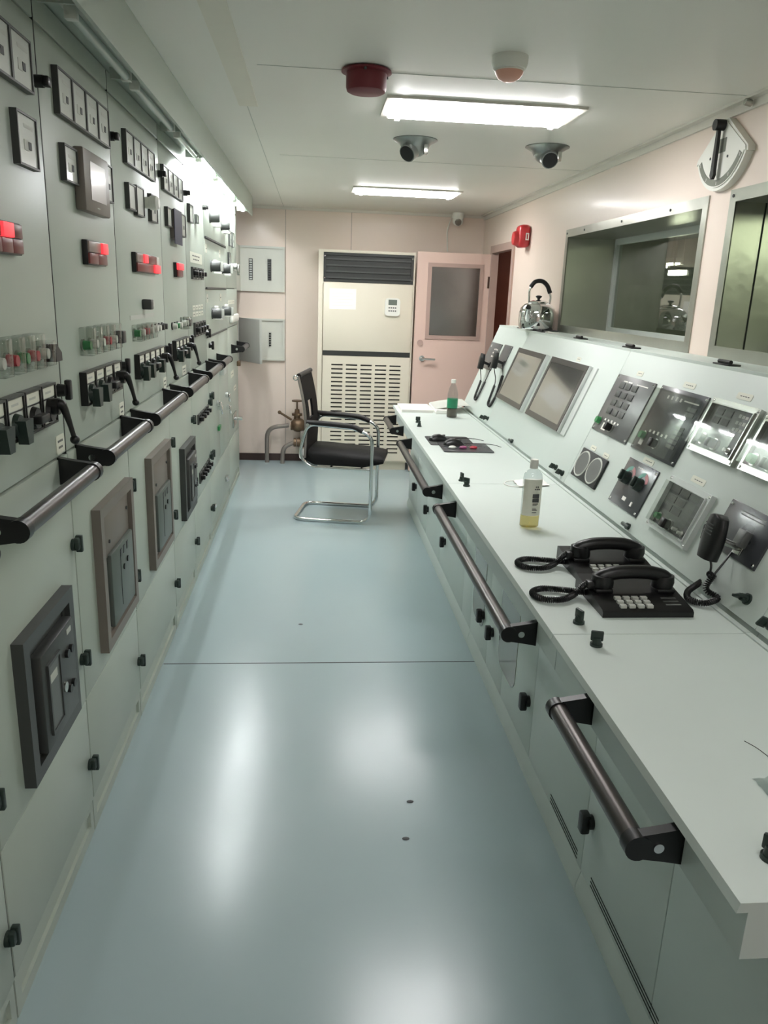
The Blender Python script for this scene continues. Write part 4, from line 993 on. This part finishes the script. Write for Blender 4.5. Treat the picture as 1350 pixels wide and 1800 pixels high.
# air conditioner
t = thing('air_conditioner', 'tall beige floor-standing air conditioner with a slotted lower grille', 'air conditioner', (.467, 7.36, 0))
AF = lambda x, z, c: Vector((x, 7.18-c, z))
MB().box(.037, .896, 7.19, 7.558, .08, 1.98, .004).build('cabinet', ACB, t)
MB().box(.05, .885, 7.21, 7.55, 0, .08).build('plinth', ACB, t)
MB(AF).holed(.037, .896, .08, 1.98, -.012, .004, [(.080, .884, 1.705, 1.957), (.075, .886, .09, 1.69)]).build('surround', ACB, t)
MB(AF).box(.083, .881, 1.108, 1.70, -.012, .010, .003).build('middle_panel', ACB, t)
MB(AF).box(.083, .881, 1.064, 1.108, -.012, .004).build('black_band', ACD, t)
o = MB(AF).frame(.082, .882, 1.707, 1.955, .022, -.012, .006).build('air_outlet', ACD, t)
m = MB(AF).box(.09, .88, 1.71, 1.95, -.0125, -.008); m.cur = 1
for k in range(4): m.prism([], 0, 0) if False else m.box(.106, .86, 1.738+k*.052, 1.752+k*.052, -.008, .004)
m.build('louvre', [ACD, DKGREY], o)
m = MB(AF)
for x in (.093, .871):
    for z in (1.74, 1.925): m.cyl((x, z, .006), (x, z, .010), .006)
m.build('screw', CHROME, o)
holes = []
for c in range(5):
    for r_ in range(22): x0 = .163+c*.1335; z0 = .165+r_*.0386; holes.append((x0, x0+.104, z0, z0+.0135))
o = MB(AF).holed(.083, .881, .092, 1.062, -.004, .010, holes).build('lower_grille', ACB, t)
MB(AF).box(.09, .875, .10, 1.05, -.0115, -.009).build('grille_backing', BLACK, o)
m = MB(AF).prism(rrect(.635, .772, 1.43, 1.585, .03), .010, .030); o = P(m.build('controller', WHITE, t), 'white controller with a small display')
m = MB(AF).box(.665, .742, 1.525, 1.572, .030, .0315); m.cur = 1
for k in range(4):
    for r_ in range(2): m.box(.667+k*.019, .680+k*.019, 1.468+r_*.027, 1.480+r_*.027, .030, .032)
m.build('display', [LCD, MIDGREY], o)
m = MB(AF).box(.137, .375, 1.475, 1.652, .010, .0112); m.cur = 1
for k in range(5): m.box(.16, .345-.03*(k % 2), 1.61-k*.026, 1.612-k*.026, .0112, .0114)
tag(m.build('notice_sheet', [PAPER, mat('pale_red_ink', (232, 205, 200), .7)]), 'white paper notice taped to the air conditioner', 'notice')
# pipes and valves
t = thing('hydrant_valve', 'brass hose valve with bent grey pipes, half hidden behind the chair', 'valve', (-.2, 7.45, 0))
m = MB().tube([(-.44, 7.46, 0), (-.44, 7.46, .34), (-.23, 7.44, .37)], .021, 14, .16); m.build('outer_pipe', PIPEM, t)
m = MB().tube([(-.29, 7.42, 0), (-.285, 7.42, .16), (-.17, 7.42, .21)], .021, 14, .10); m.build('inner_pipe', PIPEM, t)
m = MB()
for x, z in ((-.20, .37), (-.17, .21)): m.cyl((x-.012, 7.42, z), (x+.012, 7.42, z), .042); m.cyl((x+.018, 7.42, z), (x+.04, 7.42, z), .042)
m.sph((-.14, 7.42, .38), .075, (1, 1, .9)); m.cyl((-.19, 7.42, .37), (.02, 7.42, .37), .04); m.cyl((-.15, 7.42, .42), (-.15, 7.42, .53), .034, .022); m.cyl((-.15, 7.42, .47), (-.15, 7.42, .49), .05)
m.cyl((-.14, 7.42, .21), (.0, 7.42, .21), .045); m.sph((-.06, 7.42, .22), .06)
m.build('valve_body', BRASS, t)
m = MB().cyl((-.15, 7.42, .53), (-.15, 7.42, .61), .008); m.lathe([(.012, .0), (.05, .004), (.05, .016), (.012, .02)], (-.15, 7.42, .60), seg=18); m.build('handwheel', BRASS, t)
m = MB().tube([(-.20, 7.40, .43), (-.31, 7.38, .50)], .011, 10); m.sph((-.315, 7.38, .503), .018); m.build('lever', BRASS, t)
MB().box(-.12, .01, 7.36, 7.40, .24, .33, .01).build('grey_block', PIPEM, t)
MB().prism([(-.12, .05), (-.07, .05), (-.06, .16), (-.12, .15)], 7.34, 7.345) if False else None
MB(lambda x, z, c: Vector((x, 7.365-c, z))).prism([(-.125, .07), (-.10, .05), (-.08, .07), (-.075, .16), (-.12, .155), (-.13, .11)], 0, .003).build('paper_tag', PAPER, t)

# ------------------------------------------------------------------ chair
CA = math.radians(-10); cx, cy = .17, 5.655
CH = lambda a, b, c: Vector((cx+a*math.cos(CA)-b*math.sin(CA), cy+a*math.sin(CA)+b*math.cos(CA), c))
t = thing('cantilever_chair', 'black cantilever office chair with chrome frame by the desk', 'chair', (cx, cy, 0))
W = .235
m = MB(CH)
for s in (-1, 1):
    y = s*W
m.tube([(.15, -W, .70), (.295, -W, .66), (.295, -W, .0145), (-.265, -W, .0145), (-.265, W, .0145), (.295, W, .0145), (.295, W, .66), (.15, W, .70)], .0135, 14, .085, fs=8)
m.build('base_frame', CHROME, t)
for s in (-1, 1):
    y = s*W
    MB(CH).tube([(.16, y, .698), (-.165, y, .715), (-.20, y, .60), (-.225, y, .49), (-.15, y, .405), (.285, y, .405)], .0115, 12, .07, fs=8).build('side_frame', CHROME, t)
    o = MB(CH).tube([(-.175, y, .728), (.02, y, .722), (.16, y, .712), (.225, y, .682)], .019, 14, .05).build('armrest', ARMP, t)
    MB(CH).cyl((-.165, y-.02, .712), (-.165, y+.02, .712), .012).build('bolt', CHROME, o)
MB(CH).tube([(.0, -W, .405), (.0, W, .405)], .010, 10).build('cross_bar', CHROME, t); MB(CH).tube([(.22, -W, .405), (.22, W, .405)], .010, 10).build('cross_bar', CHROME, t)
# seat cushion
m = MB(CH); n = 16; vs = []; sec = []
for i in range(n+1):
    u_ = i/n; x = -.19+.565*u_
    hw = .222*(1-.08*(2*u_-1)**6); top = .505+.012*math.cos(u_*PI)-.02*max(0, u_-.8)*5*.6; bot = .418+.03*max(0, u_-.75)*4+.03*max(0, .12-u_)*8
    ring = [(-hw, bot+.01), (-hw+.012, bot), (hw-.012, bot), (hw, bot+.01), (hw, top-.022), (hw-.02, top), (0, top+.006), (-hw+.02, top), (-hw, top-.022)]
    vs += [(x, a, b) for a, b in ring]
k = 9
m.add(vs, [(i*k+j, i*k+(j+1) % k, (i+1)*k+(j+1) % k, (i+1)*k+j) for i in range(n) for j in range(k)] + [list(range(k))[::-1], list(range(n*k, (n+1)*k))])
m.build('seat', SEATF, t, ang=50)
# backrest: mesh sheet with a slot
def back(u_): # u 0 bottom .. 1 top -> x, z
    z = .47+.575*u_; x = -.185-.05*u_+.028*math.sin(u_*PI); return x, z
m = MB(lambda b, u_, c: CH(back(u_)[0]+c, b, back(u_)[1]))
hs = [(-.10, .10, .44, .62)]
ys = sorted({-.225, -.10, .10, .225}); us = [i/20 for i in range(21)]
us = sorted(set(us+[.44, .62]))
q = MB(lambda b, u_, c: CH(back(u_)[0]+c, b, back(u_)[1]))
hl = [(-.035, .035, .47, .66)]
xs = hl + [(-.3, -.29, v, v+.0001) for v in us]
q.holed(-.222, .222, 0, 1, -.008, .008, [(-.12, .03, .47, .69)] + [(1, 1.1, v, v+.00001) for v in us[1:-1]])
q.build('backrest', MESHF, t, ang=50)
for s in (-1, 1):
    MB(CH).tube([(back(u_)[0]-.004, s*.224, back(u_)[1]) for u_ in [i/12 for i in range(13)]], .010, 10).build('back_rail', PIPEM, t)
MB(CH).tube([(back(1)[0], -.226, back(1)[1]+.004), (back(1)[0], .226, back(1)[1]+.004)], .017, 12).build('top_bar', ARMP, t)
m = MB(CH)
m.tube([(back(1)[0]-.02+.016*math.cos(a), -.235, back(1)[1]-.01+.016*math.sin(a)) for a in [2*PI*i/14 for i in range(14)]], .004, 8, closed=True)
m.build('ring', CHROME, t)
for x, y, lab in ((.335, 2.19, 'dark speck on the floor, farther of two beside the bright reflection'), (.30, 2.01, 'dark speck on the floor, nearer of two beside the bright reflection'), (-.05, 3.62, 'dark speck on the floor beyond the seam')):
    tag(MB().lathe([(.004, 0), (.008, .001), (.005, .003)], (x, y, .0002), seg=9, sx=1.5).build('dirt_speck', INK), lab, 'speck', 'dirt specks on the floor')
for o in list(SC.objects):
    if '_o' in o: del o['_o']
